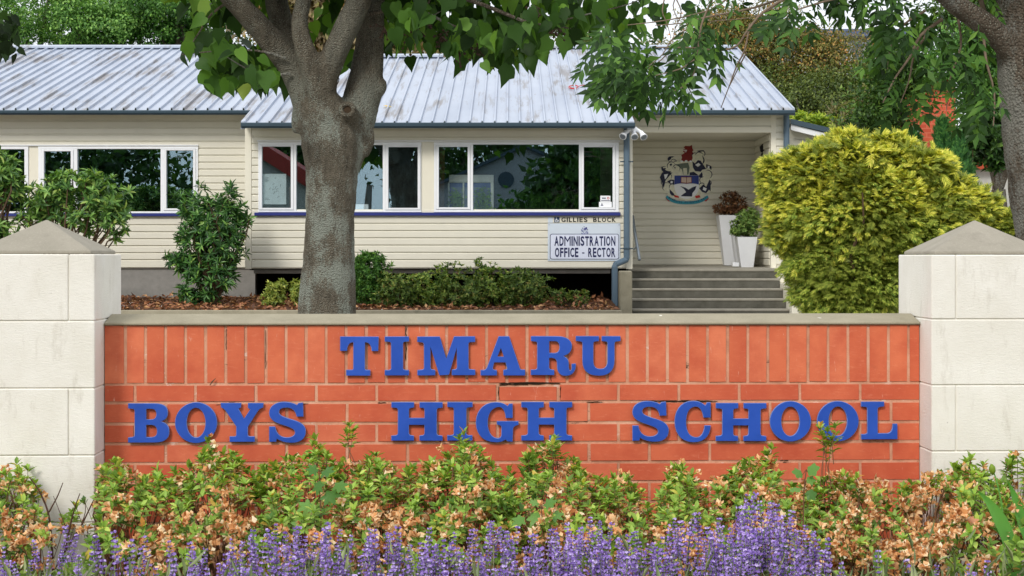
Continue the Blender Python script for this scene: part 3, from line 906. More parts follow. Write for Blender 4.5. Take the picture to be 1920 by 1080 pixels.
# cover panels between the paired windows
for px0, px1, py0, py1, Y in ((790, 814, 267, 398, YB), (54, 73, 275, 400, YM)):
    mb = MB(); mb.cbox(X(px0, Y), X(px1, Y), Y - .018, Y + .08, Z(py1, Y), Z(py0, Y), .004)
    mb.obj('cover_panel', M['creamlight'], bld)

def window(key):
    Y, (ox0, ox1, oy0, oy1), lights = WIN[key]
    yf = Y - .045
    mb = MB()
    x0, x1, z0, z1 = X(ox0, Y), X(ox1, Y), Z(oy1, Y), Z(oy0, Y)
    ops = []
    for k, a, b, c, d in lights:
        e = 5.2 if k == 'c' else 0
        ops.append((X(a - e, Y), X(b + e, Y), Z(d + e * .75, Y), Z(c - e * .55, Y)))
    t = .022
    zt_ = max(o[3] for o in ops); zb_ = min(o[2] for o in ops)
    mb.cbox(x0 - .004, x1 + .004, yf, Y + .09, zt_, z1, .004)
    mb.cbox(x0 - .004, x1 + .004, yf, Y + .09, z0, zb_, .004)
    es = [x0] + [v for o in ops for v in (o[0], o[1])] + [x1]
    for i in range(0, len(es), 2):
        mb.cbox(es[i], es[i+1], yf + .001, Y + .089, zb_, zt_, .003)
    for o in ops:
        if o[3] < zt_ - .002: mb.box(o[0], o[1], yf + .002, Y + .08, o[3], zt_)
        if o[2] > zb_ + .002: mb.box(o[0], o[1], yf + .002, Y + .08, zb_, o[2])
    wdw = mb.obj('window', M['white'], bld)
    for (k, a, b, c, d), o in zip(lights, ops):
        ga, gb, gc, gd = X(a, Y), X(b, Y), Z(d, Y), Z(c, Y)
        if k == 'c':
            s = MB(); q = .0025; ys0, ys1 = yf - .012, Y + .03
            s.cbox(o[0] + q, ga, ys0, ys1, o[2] + q, o[3] - q, .004); s.cbox(gb, o[1] - q, ys0, ys1, o[2] + q, o[3] - q, .004)
            s.cbox(ga, gb, ys0 + .001, ys1, o[2] + q, gc, .004); s.cbox(ga, gb, ys0 + .001, ys1, gd, o[3] - q, .004)
            s.obj('sash', M['white'], wdw)
            gl = MB(); gl.box(ga, gb, Y - .004, Y + .002, gc, gd)
        else:
            gl = MB(); gl.box(ga, gb, Y + .004, Y + .010, gc, gd)
        gl.obj('pane', M['glass'], wdw)
    return wdw
for k in WIN: window(k)
# head flashing and blue sills
for px0, px1, Y, yh, ys in ((483, 1162, YB, 266, 398.5), (-240, 373, YM, 274, 400)):
    mb = MB(); mb.cbox(X(px0, Y), X(px1, Y), Y - .058, Y, Z(yh, Y) + .002, Z(yh - 2.5, Y), .004); mb.obj('window_head', M['white'], bld)
for px0, px1, Y, ys, ye in ((478, 1163, YB, 398.6, 404.5), (-246, 378, YM, 400.5, 405.5)):
    mb = MB(); mb.cbox(X(px0, Y), X(px1, Y), Y - .085, Y, Z(ye, Y), Z(ys, Y), .005); mb.obj('sill', M['sill'], bld)
# bearer under the bay, foundation under the wing, space below the floor with its shade put into the colour
mb = MB(); mb.cbox(bxa + .12, X(1145, YB), YB + .12, YB + .3, Z(513, YB + .12), Z(504.8, YB), .006); mb.obj('bearer', M['found'], bld)
mb = MB(); mb.box(mxl, X(478, YM), YM + .03, YM + .25, .5, Z(503.4, YM)); mb.obj('foundation', M['found'], bld)
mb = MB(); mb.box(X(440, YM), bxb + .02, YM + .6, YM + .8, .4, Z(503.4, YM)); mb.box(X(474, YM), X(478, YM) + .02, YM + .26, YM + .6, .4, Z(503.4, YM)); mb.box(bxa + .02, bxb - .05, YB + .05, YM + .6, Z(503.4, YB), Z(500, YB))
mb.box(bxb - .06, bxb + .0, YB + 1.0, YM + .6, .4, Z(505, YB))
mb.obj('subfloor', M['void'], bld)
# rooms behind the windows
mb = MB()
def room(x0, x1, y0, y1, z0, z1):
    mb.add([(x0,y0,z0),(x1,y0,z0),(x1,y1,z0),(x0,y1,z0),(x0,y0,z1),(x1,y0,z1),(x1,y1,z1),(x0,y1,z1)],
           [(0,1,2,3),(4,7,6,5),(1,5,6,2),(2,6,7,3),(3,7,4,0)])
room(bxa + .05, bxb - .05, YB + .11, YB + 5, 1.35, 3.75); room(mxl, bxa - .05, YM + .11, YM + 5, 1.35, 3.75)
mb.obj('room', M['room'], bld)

# roof: one plane, eave lower over the bay, ridge stepped
YE, YR = 30.8, 38.6
ZE = Z(206, YE); ZR = Z(91, YR); TR = (ZR - ZE) / (YR - YE)
def rz_(Y): return ZE + (Y - YE) * TR
YBE = (EYE - (ZE - YE * TR)) / (TR - (HZ - 231) / F)
YMID = (EYE - (ZE - YE * TR)) / (TR - (HZ - 108) / F)
PITCH = .2165
def sheet(y0, y1):
    b = MB(); w, h = PITCH, .044
    pr = [(0, 0), (.006, h), (.032, h), (.038, 0), (w + .002, 0)]
    vs = [(x, y0, rz_(y0) + z) for x, z in pr] + [(x, y1, rz_(y1) + z) for x, z in pr] + [(x, y0, rz_(y0) + z - .012) for x, z in pr]
    n = len(pr)
    b.add(vs, [(i, i+1, n+i+1, n+i) for i in range(n-1)] + [(2*n+i, 2*n+i+1, i+1, i) for i in range(n-1)])
    me = b.mesh('roof_sheet'); me.materials.append(M['roof']); return me
sh_main, sh_bay, sh_mid = sheet(YE, YR), sheet(YBE, YR), sheet(YBE, YMID)
xb0, xb1 = X(456, YBE), X(1187, YBE); xmid = X(832, YMID); xr1 = X(1487, YE)
x = xb0
while x > -14.5: x -= PITCH
while x < xr1 - PITCH * .8:
    c = x + PITCH / 2
    me = sh_main if (c < xb0 or c > xb1) else (sh_mid if c < xmid else sh_bay)
    place('roof_sheet', me, bld, (x, 0, 0)); x += PITCH
# right verge, left verge of the bay, ridge caps and the far slope
def verge(xa, xb, y0, y1, lift=.034):
    b = MB(); b.add([(xa,y0,rz_(y0)+lift),(xb,y0,rz_(y0)+lift),(xb,y1,rz_(y1)+lift),(xa,y1,rz_(y1)+lift),
                     (xa,y0,rz_(y0)-.1),(xb,y0,rz_(y0)-.1),(xb,y1,rz_(y1)-.1),(xa,y1,rz_(y1)-.1)],
                    [(0,1,2,3),(0,4,5,1),(1,5,6,2),(2,6,7,3),(3,7,4,0)])
    b.obj('verge_flashing', M['roof'], bld)
verge(x + .006, xr1, YE - .01, YR); verge(xb1 - .1, xb1 + .02, YBE - .01, YE - .02); verge(xb0 - .04, xb0 + .03, YBE - .01, YE - .02)
def ridge(xa, xb, Y):
    b = MB(); z = rz_(Y)
    b.prism([(Y - .17, z - .04 + .036), (Y - .17, z + .012 + .02), (Y, z + .085), (Y + .2, z + .02), (Y + .2, z - .06)], xa, xb)
    b.obj('ridge_cap', M['roof'], bld)
ridge(-14.5, xb0, YR); ridge(xmid, xr1 + .01, YR); ridge(xb0 + .01, xmid - .01, YMID)
mb = MB()
for xa, xb, yr in ((-14.5, xb0, YR), (xb0, xmid, YMID), (xmid, xr1, YR)):
    z = rz_(yr); mb.add([(xa,yr+.1,z),(xb,yr+.1,z),(xb,yr+7.5,z-2),(xa,yr+7.5,z-2)], [(0,1,2,3)])
mb.obj('rear_roof', M['roof'], bld)
mb = MB(); xg = xr1 - .3   # gable end wall below the verge
mb.add([(xg, YM, .8), (xg, YM, rz_(YM) - .12), (xg, YR, rz_(YR) - .12), (xg, YR + 7, rz_(YR) - 2), (xg, YR + 7, .8)], [(0,1,2,3,4)])
mb.obj('gable_wall', M['cream'], bld)
# gutters, soffits
def gutter(xa, xb, Y, py0, py1, endl=False, endr=False):
    za, zb = Z(py1, Y), Z(py0, Y)
    b = MB(); b.prism([(Y - .1, zb), (Y - .115, zb - .012), (Y - .11, za + .03), (Y - .085, za), (Y + .02, za), (Y + .02, zb - .02), (Y - .085, zb - .02), (Y - .085, zb)], xa, xb)
    b.obj('gutter', M['slate'], bld)
gutter(xb0 - .03, xb1 + .03, YBE + .04, 230.5, 240.5)
gutter(-14.5, xb0 - .05, YE + .05, 207.5, 215.5); gutter(xb1 + .05, xr1 + .03, YE + .05, 207, 216)
def soffit(xa, xb, y0, y1, z):
    b = MB(); b.box(xa, xb, y0, y1, z, z + .02); b.obj('soffit', M['cream'], bld)
soffit(xb0 + .02, xb1 - .02, YBE + .06, YB + .02, Z(238.7, YB)); soffit(-14.4, xb0 - .08, YE + .08, YM + .02, Z(213.5, YM))
soffit(xb1 + .07, xr1, YE + .08, YM + .02, Z(214, YM))

# porch: beam boards, end post, side and back walls, ceiling, landing
pxl, pxr = bxb + .02, X(1445, YM)
mb = MB(); mb.box(pxl, X(1470, YM), YM + .004, YM + .12, Z(248.5, YM), Z(213, YM)); mb.box(pxr + .11, X(1470, YM), YM + .004, YM + .12, 1.2, Z(248.5, YM)); mb.obj('porch_beam', M['cream'], bld)
boards(YM, pxl, pxr, Z(237.5, YM), Z(214, YM), 18 * YM / F)
mb = MB(); mb.cbox(pxl, pxr, YM - .03, YM + .13, Z(248.8, YM), Z(238, YM), .004); mb.obj('porch_fascia', M['creamlight'], bld)
mb = MB(); mb.cbox(pxr, pxr + .1, YM - .03, YM + .13, 1.3, Z(214, YM), .004); mb.obj('corner_board', M['creamlight'], bld)
boards(YM, pxr + .1, X(1470, YM), Z(497, YM), Z(214, YM), pM)
xpr = pxr + .01
boards(YP, pxl - .4, xpr, Z(497.5, YP), Z(240, YP), pP)
mb = MB(); mb.box(pxl - .4, xpr + .1, YP + .002, YP + .1, 1.0, Z(236, YP)); mb.obj('porch_wall', M['cream'], bld)
mb = MB(); mb.box(xpr + .001, xpr + .09, YM + .13, YP, 1.0, Z(236, YP)); mb.obj('porch_wall', M['cream'], bld)
boards(xpr, YM + .13, YP - .025, Z(497.5, YP), Z(240, YP), pP, axis='y')
mb = MB(); mb.box(pxl - .3, xpr, YM + .13, YP, Z(248.5, YM), Z(246.5, YM)); mb.obj('porch_ceiling', M['cream'], bld)

# concrete steps, landing and pier
st = thing('concrete_steps', 'grey concrete steps with five treads leading to the porch', 'steps', (X(1320, 30), 29.9, .5))
sx0, sx1 = X(1186, 29.3), X(1457, 30.7)
YS = 30.7
mb = MB(); zl = Z(504, YS); zl2 = Z(497.3, YP)
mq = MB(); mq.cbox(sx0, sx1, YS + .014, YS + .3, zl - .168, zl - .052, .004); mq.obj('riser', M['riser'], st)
mb.add([(sx0,YS,zl-.05),(sx1,YS,zl-.05),(sx1,YP,zl-.05),(sx0,YP,zl-.05),(sx0,YS,zl),(sx1,YS,zl),(sx1,YP,zl2),(sx0,YP,zl2)],
       [(0,3,2,1),(4,5,6,7),(0,1,5,4),(1,2,6,5),(2,3,7,6),(3,0,4,7)])
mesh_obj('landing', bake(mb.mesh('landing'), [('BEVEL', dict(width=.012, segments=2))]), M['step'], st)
for i in range(1, 5):
    y = YS - .34 * i; z = zl - .17 * i
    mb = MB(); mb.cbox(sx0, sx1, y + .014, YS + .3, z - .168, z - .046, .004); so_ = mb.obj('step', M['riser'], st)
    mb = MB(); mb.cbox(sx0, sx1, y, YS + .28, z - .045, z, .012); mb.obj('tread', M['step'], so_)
mb = MB(); mb.cbox(sx1 + .004, sx1 + .2, YS - 1.6, YP, .5, zl - .25, .01); mb.cbox(sx1 + .004, sx1 + .2, YS - .2, YP, zl - .25, zl + .02, .01); mb.obj('side_wall', M['creamlight'], st)
mb = MB(); mb.cbox(X(1162, 28.9), X(1186, 28.9) - .004, 28.9, 29.3, .45, Z(508, 28.9), .02)
tag(mb.obj('concrete_pier', M['coping']), 'short square concrete post at the left foot of the steps', 'post')
# handrail beside the steps
t = thing('handrail', 'slim grey metal handrail sloping down beside the porch wall', 'handrail', P(1192, 500, 30.4))
mb = MB(); mb.tube([P(1186, 405, 31.0), P(1191, 440, 30.7), P(1199, 487, 30.2)], .028, 8); mb.obj('rail', M['metal'], t, smooth=True)
mb = MB(); mb.tube([P(1184, 466, 30.5), P(1189, 468, 30.45), P(1194, 460, 30.45)], .012, 6); mb.obj('bracket', M['metal'], t, smooth=True)

# downpipes
def pipe(pts, r, px_bands, name='downpipe'):
    b = MB(); b.tube(pts, r, 12); o = b.obj(name, M['pipe'], bld, smooth=False)
    for p in px_bands:
        q = MB(); q.tube([p - Vector((0,0,.012)), p + Vector((0,0,.012))], r + .014, 12)
        q.box(p.x - r - .06, p.x + r + .06, p.y + r * .2, p.y + r * .2 + .01, p.z - .01, p.z + .01)
        q.obj('pipe_bracket', M['slate'], o)
yp = YB - .11
pipe([P(1175, 241, yp - .02), P(1175, 484, yp), P(1174, 487, yp), P(1154, 496, yp - .15), P(1152.5, 500, yp - .15), P(1152.5, 577, yp - .15)], .054, [P(1175, 303, yp), P(1175, 466, yp)])
pipe([P(1474.5, 216, YM - .1), P(1474.5, 420, YM - .1)], .055, [])

# lean-to at the right
yl = 33.2
lt = thing('lean_to', 'small cream lean-to with sloping slate roof edge behind the golden conifer', 'lean-to', (X(1520, yl), yl, .5))
mb = MB(); mb.add([P(1478, 238, yl), P(1566, 262, yl), P(1566, 600, yl), P(1478, 600, yl), P(1478, 238, yl) + Vector((0,3,0)), P(1566, 262, yl) + Vector((0,3,0)), P(1566, 600, yl) + Vector((0,3,0)), P(1478, 600, yl) + Vector((0,3,0))], [(0,3,2,1),(4,5,6,7),(1,2,6,5),(0,1,5,4)])
mb.obj('wall', M['cream'], lt)
for k in range(20):
    yy = 262 + k * 12.2
    o = place('weatherboard', BOARDS[round(pP, 3)] if round(pP, 3) in BOARDS else board_mesh(pP), lt, (X(1478, yl), yl - .001, Z(yy + 12.2, yl)), (X(1562, yl) - X(1478, yl), 1, 1))
def slab(mb, a, b, th, y0, y1):
    mb.add([Vector((a.x, y0, a.z)), Vector((b.x, y0, b.z)), Vector((b.x, y0, b.z - th)), Vector((a.x, y0, a.z - th)),
            Vector((a.x, y1, a.z)), Vector((b.x, y1, b.z)), Vector((b.x, y1, b.z - th)), Vector((a.x, y1, a.z - th))],
           [(0,3,2,1),(4,5,6,7),(0,1,5,4),(1,2,6,5),(2,3,7,6),(3,0,4,7)])
mb = MB(); slab(mb, P(1478, 225, yl), P(1572, 247, yl), .1, yl - .32, yl + 3); mb.obj('roof', M['slate'], lt)
mb = MB(); slab(mb, P(1479, 235.5, yl), P(1568, 257.5, yl), .105, yl - .28, yl - .22); mb.obj('barge_board', M['white'], lt)

# ------------------------------------------------------------------ things on and in the building
# triple flood light
fl = thing('security_light', 'white security light with three lamp heads below the gutter corner', 'light', P(1188, 243, YB - .25))
mb = MB(); yq = YB - .28
mb.tube([P(1188, 238, yq), P(1188, 246, yq)], [.06, .066], 14); mb.box(X(1183, yq), X(1193, yq), yq + .05, YB - .02, Z(247, yq), Z(241, yq)); mb.obj('mount', M['white'], fl, smooth=False)
def head(a, b, name='lamp_head'):
    q = MB(); q.tube([a, a.lerp(b, .3), a.lerp(b, .42), a.lerp(b, .75), b], [.038, .04, .042, .058, .068], 14); o = q.obj(name, M['white'], fl)
    d = (b - a).normalized(); r = MB(); r.tube([b + d * .0015, b + d * .004], [.054, .052], 14); r.obj('lens', M['metal'], o)
def arm(a, b):
    q = MB(); q.tube([a, b], [.034, .034], 10); q.obj('arm', M['white'], fl)
arm(P(1186, 241, yq), P(1175, 247, yq - .02)); head(P(1174, 247, yq - .03), P(1167.5, 256, yq - .14))
arm(P(1190, 241, yq), P(1201, 248, yq - .02)); head(P(1202, 248, yq - .03), P(1207.5, 257.5, yq - .12))
head(P(1188, 247, yq - .02), P(1190, 257, yq - .13), 'sensor')

# office sign
sg = thing('office_sign', 'pale blue office sign with navy lettering and small crest on the weatherboards', 'sign', P(1095, 489, YB - .03))
y0 = YB - .026
mb = MB(); mb.cbox(X(1027, YB), X(1163, YB), y0 - .012, y0, Z(489.3, YB), Z(418.8, YB), .002); mb.obj('panel', M['signpale'], sg)
def rrect(x0, x1, y0_, y1_, r, n=5):
    pts = []
    for cx, cy, a0 in ((x1 - r, y0_ + r, -90), (x1 - r, y1_ - r, 0), (x0 + r, y1_ - r, 90), (x0 + r, y0_ + r, 180)):
        for i in range(n + 1):
            a = math.radians(a0 + 90 * i / n); pts.append((cx + r * math.cos(a), cy + r * math.sin(a)))
    return pts
fB = lambda a, b: (X(a, YB), Z(b, YB))
mb = MB(); plate(mb, [rrect(1031, 1160.5, 438.5, 486.3, 4), rrect(1032, 1159.5, 439.4, 485.4, 3.4)], fB, y0 - .0155, y0 - .012); mb.obj('border', M['navy'], sg)
mb = MB(); plate(mb, [rrect(1032.4, 1159.1, 439.8, 485, 3.2)], fB, y0 - .0145, y0 - .012); mb.obj('field', M['signlight'], sg)
mb = MB()
text_rect(mb, 'ADMINISTRATION', X(1039.5, YB), X(1153.5, YB), Z(461, YB), Z(443, YB), y0 - .018, .028)
text_rect(mb, 'OFFICE - RECTOR', X(1040.5, YB), X(1153.5, YB), Z(482, YB), Z(464.5, YB), y0 - .018, .028)
mb.obj('lettering', M['navy'], sg)
mb = MB()
for cx, cy, rx, ry in ((1098.5,428.5,2.4,2.2),(1090.8,431.3,1.4,1.2),(1091.5,433.4,1.6,.8),(1101,435.3,1.6,1.0),(1095.2,428.8,1.3,1.0),(1096,430.6,2.4,.8),(1099.5,427.2,1,1.6),(1092,428,.8,1.2),(1095,425.6,1.2,.7),(1101.6,430.8,.8,1.4)):
    plate(mb, [ellipse(cx, cy, rx, ry, 10)], fB, y0 - .0158, y0 - .012)
plate(mb, [[(1092.6,432.6),(1099.6,432.6),(1099.4,435.6),(1096.1,438),(1092.8,435.6)], [(1093.4,433.3),(1098.8,433.3),(1098.6,435.2),(1096.1,437.1),(1093.6,435.2)]], fB, y0 - .0158, y0 - .012)
plate(mb, [path([(1089.5,436.2),(1092,439,1100,439,1102.8,436.2),(1102.8,437.4),(1100,440.4,1092,440.4,1089.5,437.4)])], fB, y0 - .0158, y0 - .012)
mb.obj('crest', plain('crest_print', srgb(88, 92, 150), .5, .3, .2, 60), sg)
mb = MB()
for px, py in ((1029.5,421.5),(1160.5,421.5),(1029.5,486.5),(1160.5,486.5)):
    mb.tube([P(px, py, YB) * 1.0 + Vector((0, -.026 - .012, 0)), P(px, py, YB) + Vector((0, -.043, 0))], .008, 8)
mb.obj('screw', M['metal'], sg)
# block name and access symbol
bn = thing('block_name_sign', 'black block name lettering with blue access symbol on a weatherboard below the sill', 'sign', P(1095, 418, YB - .03))
mb = MB(); text_rect(mb, 'GILLIES', X(1052.5, YB), X(1101.5, YB), Z(416.3, YB), Z(407.8, YB), YB - .027, .03, .16)
text_rect(mb, 'BLOCK', X(1112, YB), X(1154.5, YB), Z(416.3, YB), Z(407.8, YB), YB - .027, .03, .16); mb.obj('lettering', M['black'], bn)
mb = MB(); mb.box(X(1039, YB), X(1049, YB), YB - .028, YB - .022, Z(417, YB), Z(407, YB)); mb.obj('symbol_panel', plain('access_blue', srgb(36, 62, 96), .5), bn)
mb = MB()
plate(mb, [ellipse(1043.2, 408.5, .8, .8, 10)], fB, YB - .030, YB - .028)
plate(mb, [[(1042.5,409.6),(1043.8,409.6),(1044.2,412.2),(1046.6,412.2),(1047.9,415),(1046.8,415.4),(1045.8,413.3),(1042.9,413.3)]], fB, YB - .0302, YB - .028)
plate(mb, [path([(1042.2,411.2),(1039.6,412.5,1040.2,416.4,1043.6,416.5),(1045.6,416.5,1046.2,415.2,1046.3,414.6),(1045.4,414.4),(1045,415.5,1044.2,415.7,1043.4,415.6),(1041.2,415.4,1040.9,413,1042.5,412.2)])], fB, YB - .0298, YB - .028)
mb.obj('wheelchair_symbol', M['white'], bn)
mb = MB(); mb.box(X(1027.5, YB), X(1036.5, YB), YB - .027, YB - .022, Z(417.6, YB), Z(407.2, YB)); mb.obj('blank_plate', M['signpale'], bn)

# painted coat of arms on the porch wall
cr_ = thing('school_crest', 'painted coat of arms with red lion head and teal motto ribbon on the porch wall', 'crest', P(1287, 385, YP - .05))
yc = YP - .026
def fC(a, b): return (X(1220 + a / 7.714, YP), Z(260 + b / 7.714, YP))
def crest(name, loops, mat, y, th=.004):
    for lp in loops:
        q = MB(); plate(q, lp if isinstance(lp[0], list) else [lp], fC, y - th, y); q.obj(name, M[mat], cr_)
crest('backing', [path([(430,330),(440,250),(470,180),(460,110),(590,90),(620,200),(640,230),(700,180),(770,170),(760,230),(800,330),(800,380),(880,370,900,420,880,480),(895,560),(870,620),(890,760),(840,780),(760,800),(740,850),(520,900),(300,850),(240,790),(150,770),(165,640),(130,560),(160,500),(150,420),(180,380),(235,360),(235,280,270,240,340,262),(345,310),(400,330)])], 'crestcream', yc)
crest('mantling', [
    path([(165,490),(300,488),(270,540),(215,600),(185,720),(165,640),(130,560)]), path([(245,300),(260,255,310,250,340,265),(300,275),(290,310,265,315,245,320)]),
    path([(150,420),(165,400),(180,450,240,480,300,470),(260,500),(180,490)]), path([(235,620),(290,590),(340,600),(340,670),(270,650)]),
    path([(270,730),(330,790),(350,830),(300,820),(275,790)]), path([(600,330),(640,360),(680,310),(720,320),(760,380),(800,440),(745,450),(720,480),(640,470),(610,420)]),
    path([(740,240),(790,300,790,340,745,370),(760,310)]), path([(800,370),(860,380,890,430,870,460),(850,410,830,420,800,420)]),
    path([(690,540),(740,480),(750,520),(745,570),(700,560)]), path([(850,590),(865,640),(865,760),(840,740),(800,790),(740,770),(700,720),(760,660),(800,700)]),
    path([(560,490),(620,480),(690,530),(560,540)]), path([(660,180),(700,172),(770,168),(760,185),(690,190)]), path([(330,320),(380,318),(375,330),(335,332)]),
    path([(180,430),(215,425),(215,445),(185,450)]), path([(270,370),(300,360),(310,385),(280,395)]), path([(330,400),(360,420),(350,440)])], 'crestnavy', yc - .004)
def curl(cx, cy, r, a0, a1, w):
    n = 12; o_, i_ = [], []
    for k in range(n + 1):
        a = math.radians(a0 + (a1 - a0) * k / n); ww = w * math.sin(math.pi * k / n) ** .7 + 1
        o_.append((cx + math.cos(a) * (r + ww), cy + math.sin(a) * (r + ww))); i_.append((cx + math.cos(a) * (r - ww * .2), cy + math.sin(a) * (r - ww * .2)))
    return o_ + i_[::-1]
crest('mantling_curl', [curl(285, 300, 34, 90, 330, 9), curl(200, 440, 36, 60, 300, 9), curl(300, 400, 60, 150, 330, 8), curl(370, 430, 50, 170, 400, 8), curl(240, 560, 60, 200, 380, 9), curl(230, 700, 60, 120, 300, 9), curl(310, 700, 40, 150, 330, 8),
    curl(180, 640, 26, 100, 300, 8), curl(270, 470, 40, 20, 170, 8), curl(740, 220, 40, 200, 420, 9), curl(700, 260, 60, 200, 330, 8), curl(840, 430, 34, 160, 380, 9), curl(820, 520, 60, 250, 420, 9), curl(760, 600, 50, 120, 280, 8), curl(830, 640, 40, 280, 440, 8), curl(640, 250, 44, 150, 290, 7), curl(740, 690, 44, 150, 330, 9), curl(330, 340, 40, 180, 330, 7)], 'crestnavy', yc - .0042)
crest('mantling_leaf', [path([(190,520),(250,510),(230,560),(205,590)]), path([(640,380),(690,350),(720,380),(680,410)]), path([(760,700),(810,720),(790,760),(750,740)]), path([(290,610),(320,620),(310,650),(280,640)]), path([(820,390),(850,400),(845,440),(825,425)])], 'white', yc - .0085, .002)
crest('lion_head', [path([(435,330),(450,270),(440,240),(490,205),(465,190),(470,150),(500,145),(470,130),(500,105),(560,110),(595,92),(600,140),(618,170),(600,190),(622,215),(600,240),(605,280),(588,330)])], 'red', yc - .004)
crest('lion_jaw', [path([(462,160),(522,165),(522,180),(462,172)]), path([(480,188),(520,185),(505,198)])], 'white', yc - .0085, .002)
crest('helmet', [path([(350,380),(440,360),(540,350),(560,420),(545,520),(470,525),(450,450),(400,400)])], 'helmet', yc - .004)
crest('helmet_visor', [path([(468,430),(520,425),(525,520),(472,522)])], 'crestcream', yc - .0085, .003)
crest('torse', [ellipse(445, 330, 20, 15, 10), ellipse(510, 326, 20, 15, 10), ellipse(575, 330, 18, 14, 10)], 'white', yc - .009, .003)
crest('shield', [path([(340,532),(695,532),(698,690),(700,790,620,870,515,872),(410,870,340,790,338,690)])], 'white', yc - .006)
crest('shield_chief', [path([(342,534),(693,534),(694,665),(600,640,560,650,515,655),(470,650,430,640,340,665)])], 'crestblue', yc - .010)
crest('book', [[(435,552),(588,552),(592,640),(515,652),(432,640)]], 'red', yc - .0145, .003)
crest('book_page', [[(442,560),(510,562),(510,640),(440,632)], [(518,562),(582,560),(584,632),(518,640)]], 'pink', yc - .018, .003)
crest('whale_tail', [path([(425,688),(500,710),(545,740),(600,705),(660,685),(640,740),(600,790),(595,838),(430,832),(470,800),(510,775),(480,730)])], 'crestnavy', yc - .010)
crest('ribbon_end', [path([(212,860),(270,850),(330,890),(260,910)]), path([(840,860),(790,850),(730,890),(800,910)]), path([(320,810),(400,830),(410,860),(350,850)]), path([(640,830),(700,815),(720,850),(650,865)])], 'brightred', yc - .004)
crest('ribbon', [path([(235,820),(330,900,420,905,520,905),(620,905,720,900,815,820),(838,850),(740,945,640,948,520,950),(400,948,300,945,212,850)])], 'teal', yc - .008)
q = MB(); motto = 'SCIENTIA POTESTAS EST'
pa = path([(250,858),(340,930,440,938,522,938),(610,938,710,930,805,858)], 30)
arc = [0]
for a, b in zip(pa[:-1], pa[1:]): arc.append(arc[-1] + math.dist(a, b))
for i, chh in enumerate(motto):
    if chh == ' ': continue
    s = (i + .5) / len(motto) * arc[-1]
    j = max(k for k in range(len(arc)) if arc[k] <= s); j = min(j, len(pa) - 2)
    u = (s - arc[j]) / (arc[j+1] - arc[j]); cx = pa[j][0] + (pa[j+1][0] - pa[j][0]) * u; cy = pa[j][1] + (pa[j+1][1] - pa[j][1]) * u
    th = math.atan2(pa[j+1][1] - pa[j][1], pa[j+1][0] - pa[j][0])
    V, Fs = text_geo(chh, .02); wch = 8 if chh == 'I' else 20
    pts = []
    for a, b in V:
        lx, ly = (a - .5) * wch, -b * 27
        X_, Z_ = fC(cx + lx * math.cos(th) - ly * math.sin(th), cy - 2 + lx * math.sin(th) + ly * math.cos(th))
        pts.append((X_, yc - .0135, Z_))
    q.add(pts, Fs)
q.obj('motto', M['navy'], cr_)

# window contents
yi = YB + .025
pt = thing('window_poster', 'white map poster behind the left casement pane of the bay', 'poster', P(514, 384, yi))
mb = MB(); mb.box(X(493, yi), X(536.5, yi), yi, yi + .008, Z(383, yi), Z(326, yi)); mb.obj('sheet', plain('poster_paper', srgb(226, 232, 232), .7), pt)
mb = MB(); fI = lambda a, b: (X(a, yi), Z(b, yi))
for k in range(4): plate(mb, [[(497,333+k*2.4),(504-k%2*2,333+k*2.4),(504-k%2*2,334+k*2.4),(497,334+k*2.4)]], fI, yi - .003, yi)
for k in range(16):
    cx, cy = 517 + random.gauss(0, 5), 355 + random.gauss(0, 6); a = random.uniform(0, 3.14); l = random.uniform(1.2, 3.4)
    dx, dy = math.cos(a) * l, math.sin(a) * l; plate(mb, [[(cx-dx,cy-dy),(cx+dx,cy+dy),(cx+dx+dy*.2+.4,cy+dy-dx*.2+.5),(cx-dx+dy*.2+.4,cy-dy-dx*.2+.5)]], fI, yi - .003, yi)
for k in range(2): plate(mb, [[(497,371+k*2.6),(504+k*2,371+k*2.6),(504+k*2,372+k*2.6),(497,372+k*2.6)]], fI, yi - .003, yi)
mb.obj('print', plain('grey_print', srgb(140, 146, 150), .7), pt)
mb = MB(); mb.cbox(X(537, yi), X(546, yi), yi + .3, yi + .4, Z(392, yi), Z(349, yi), .01)
mb.cbox(X(540, yi), X(546, yi), yi + .4, yi + .46, Z(345, yi), Z(270, yi), .01)
tag(mb.obj('timber_frame', plain('brown_timber', srgb(130, 92, 66), .6)), 'brown timber board leaning beside the map poster inside the window', 'board')
mb = MB(); mb.add([P(666.5, 395, yi), P(691, 395, yi), P(690.5, 383, yi + .04), P(667, 383, yi + .04), P(666.5, 395, yi + .08), P(691, 395, yi + .08)], [(0,1,2,3),(3,2,5,4),(0,3,4),(1,5,2)])
tag(mb.obj('folded_card', M['white']), 'small folded white card on the window sill right of the tree trunk', 'card')
ds = thing('display_stand', 'white framed display stand with blue panels behind the right bay window', 'display stand', P(884, 398, YB + .5))
yd = YB + .5
mb = MB()
for a, b, c, d in ((842, 925.5, 328, 341), (842, 925.5, 341.2, 342.4), (920, 925.5, 342.6, 402), (867.5, 870.5, 342.6, 402), (840, 843, 342.6, 402)):
    mb.cbox(X(a, yd), X(b, yd), yd - .03, yd + .02, Z(d, yd), Z(c, yd), .004)
mb.obj('frame', plain('stand_white', srgb(236, 236, 226), .5), ds)
mb = MB(); mb.box(X(843, yd), X(920, yd), yd, yd + .01, Z(402, yd), Z(343, yd)); mb.obj('blue_panel', plain('display_blue', srgb(84, 104, 164), .6), ds)
mb = MB(); mb.box(X(846, yd), X(918, yd), yd - .004, yd - .001, Z(402, yd), Z(351, yd)); mb.obj('photo_panel', plain('photo_grey', srgb(120, 134, 160), .6, .3, .3, 6), ds)
pp = RNG.normal(0, 1, (260, 3)) * np.array([[.06, .02, .1]])
pa_ = []
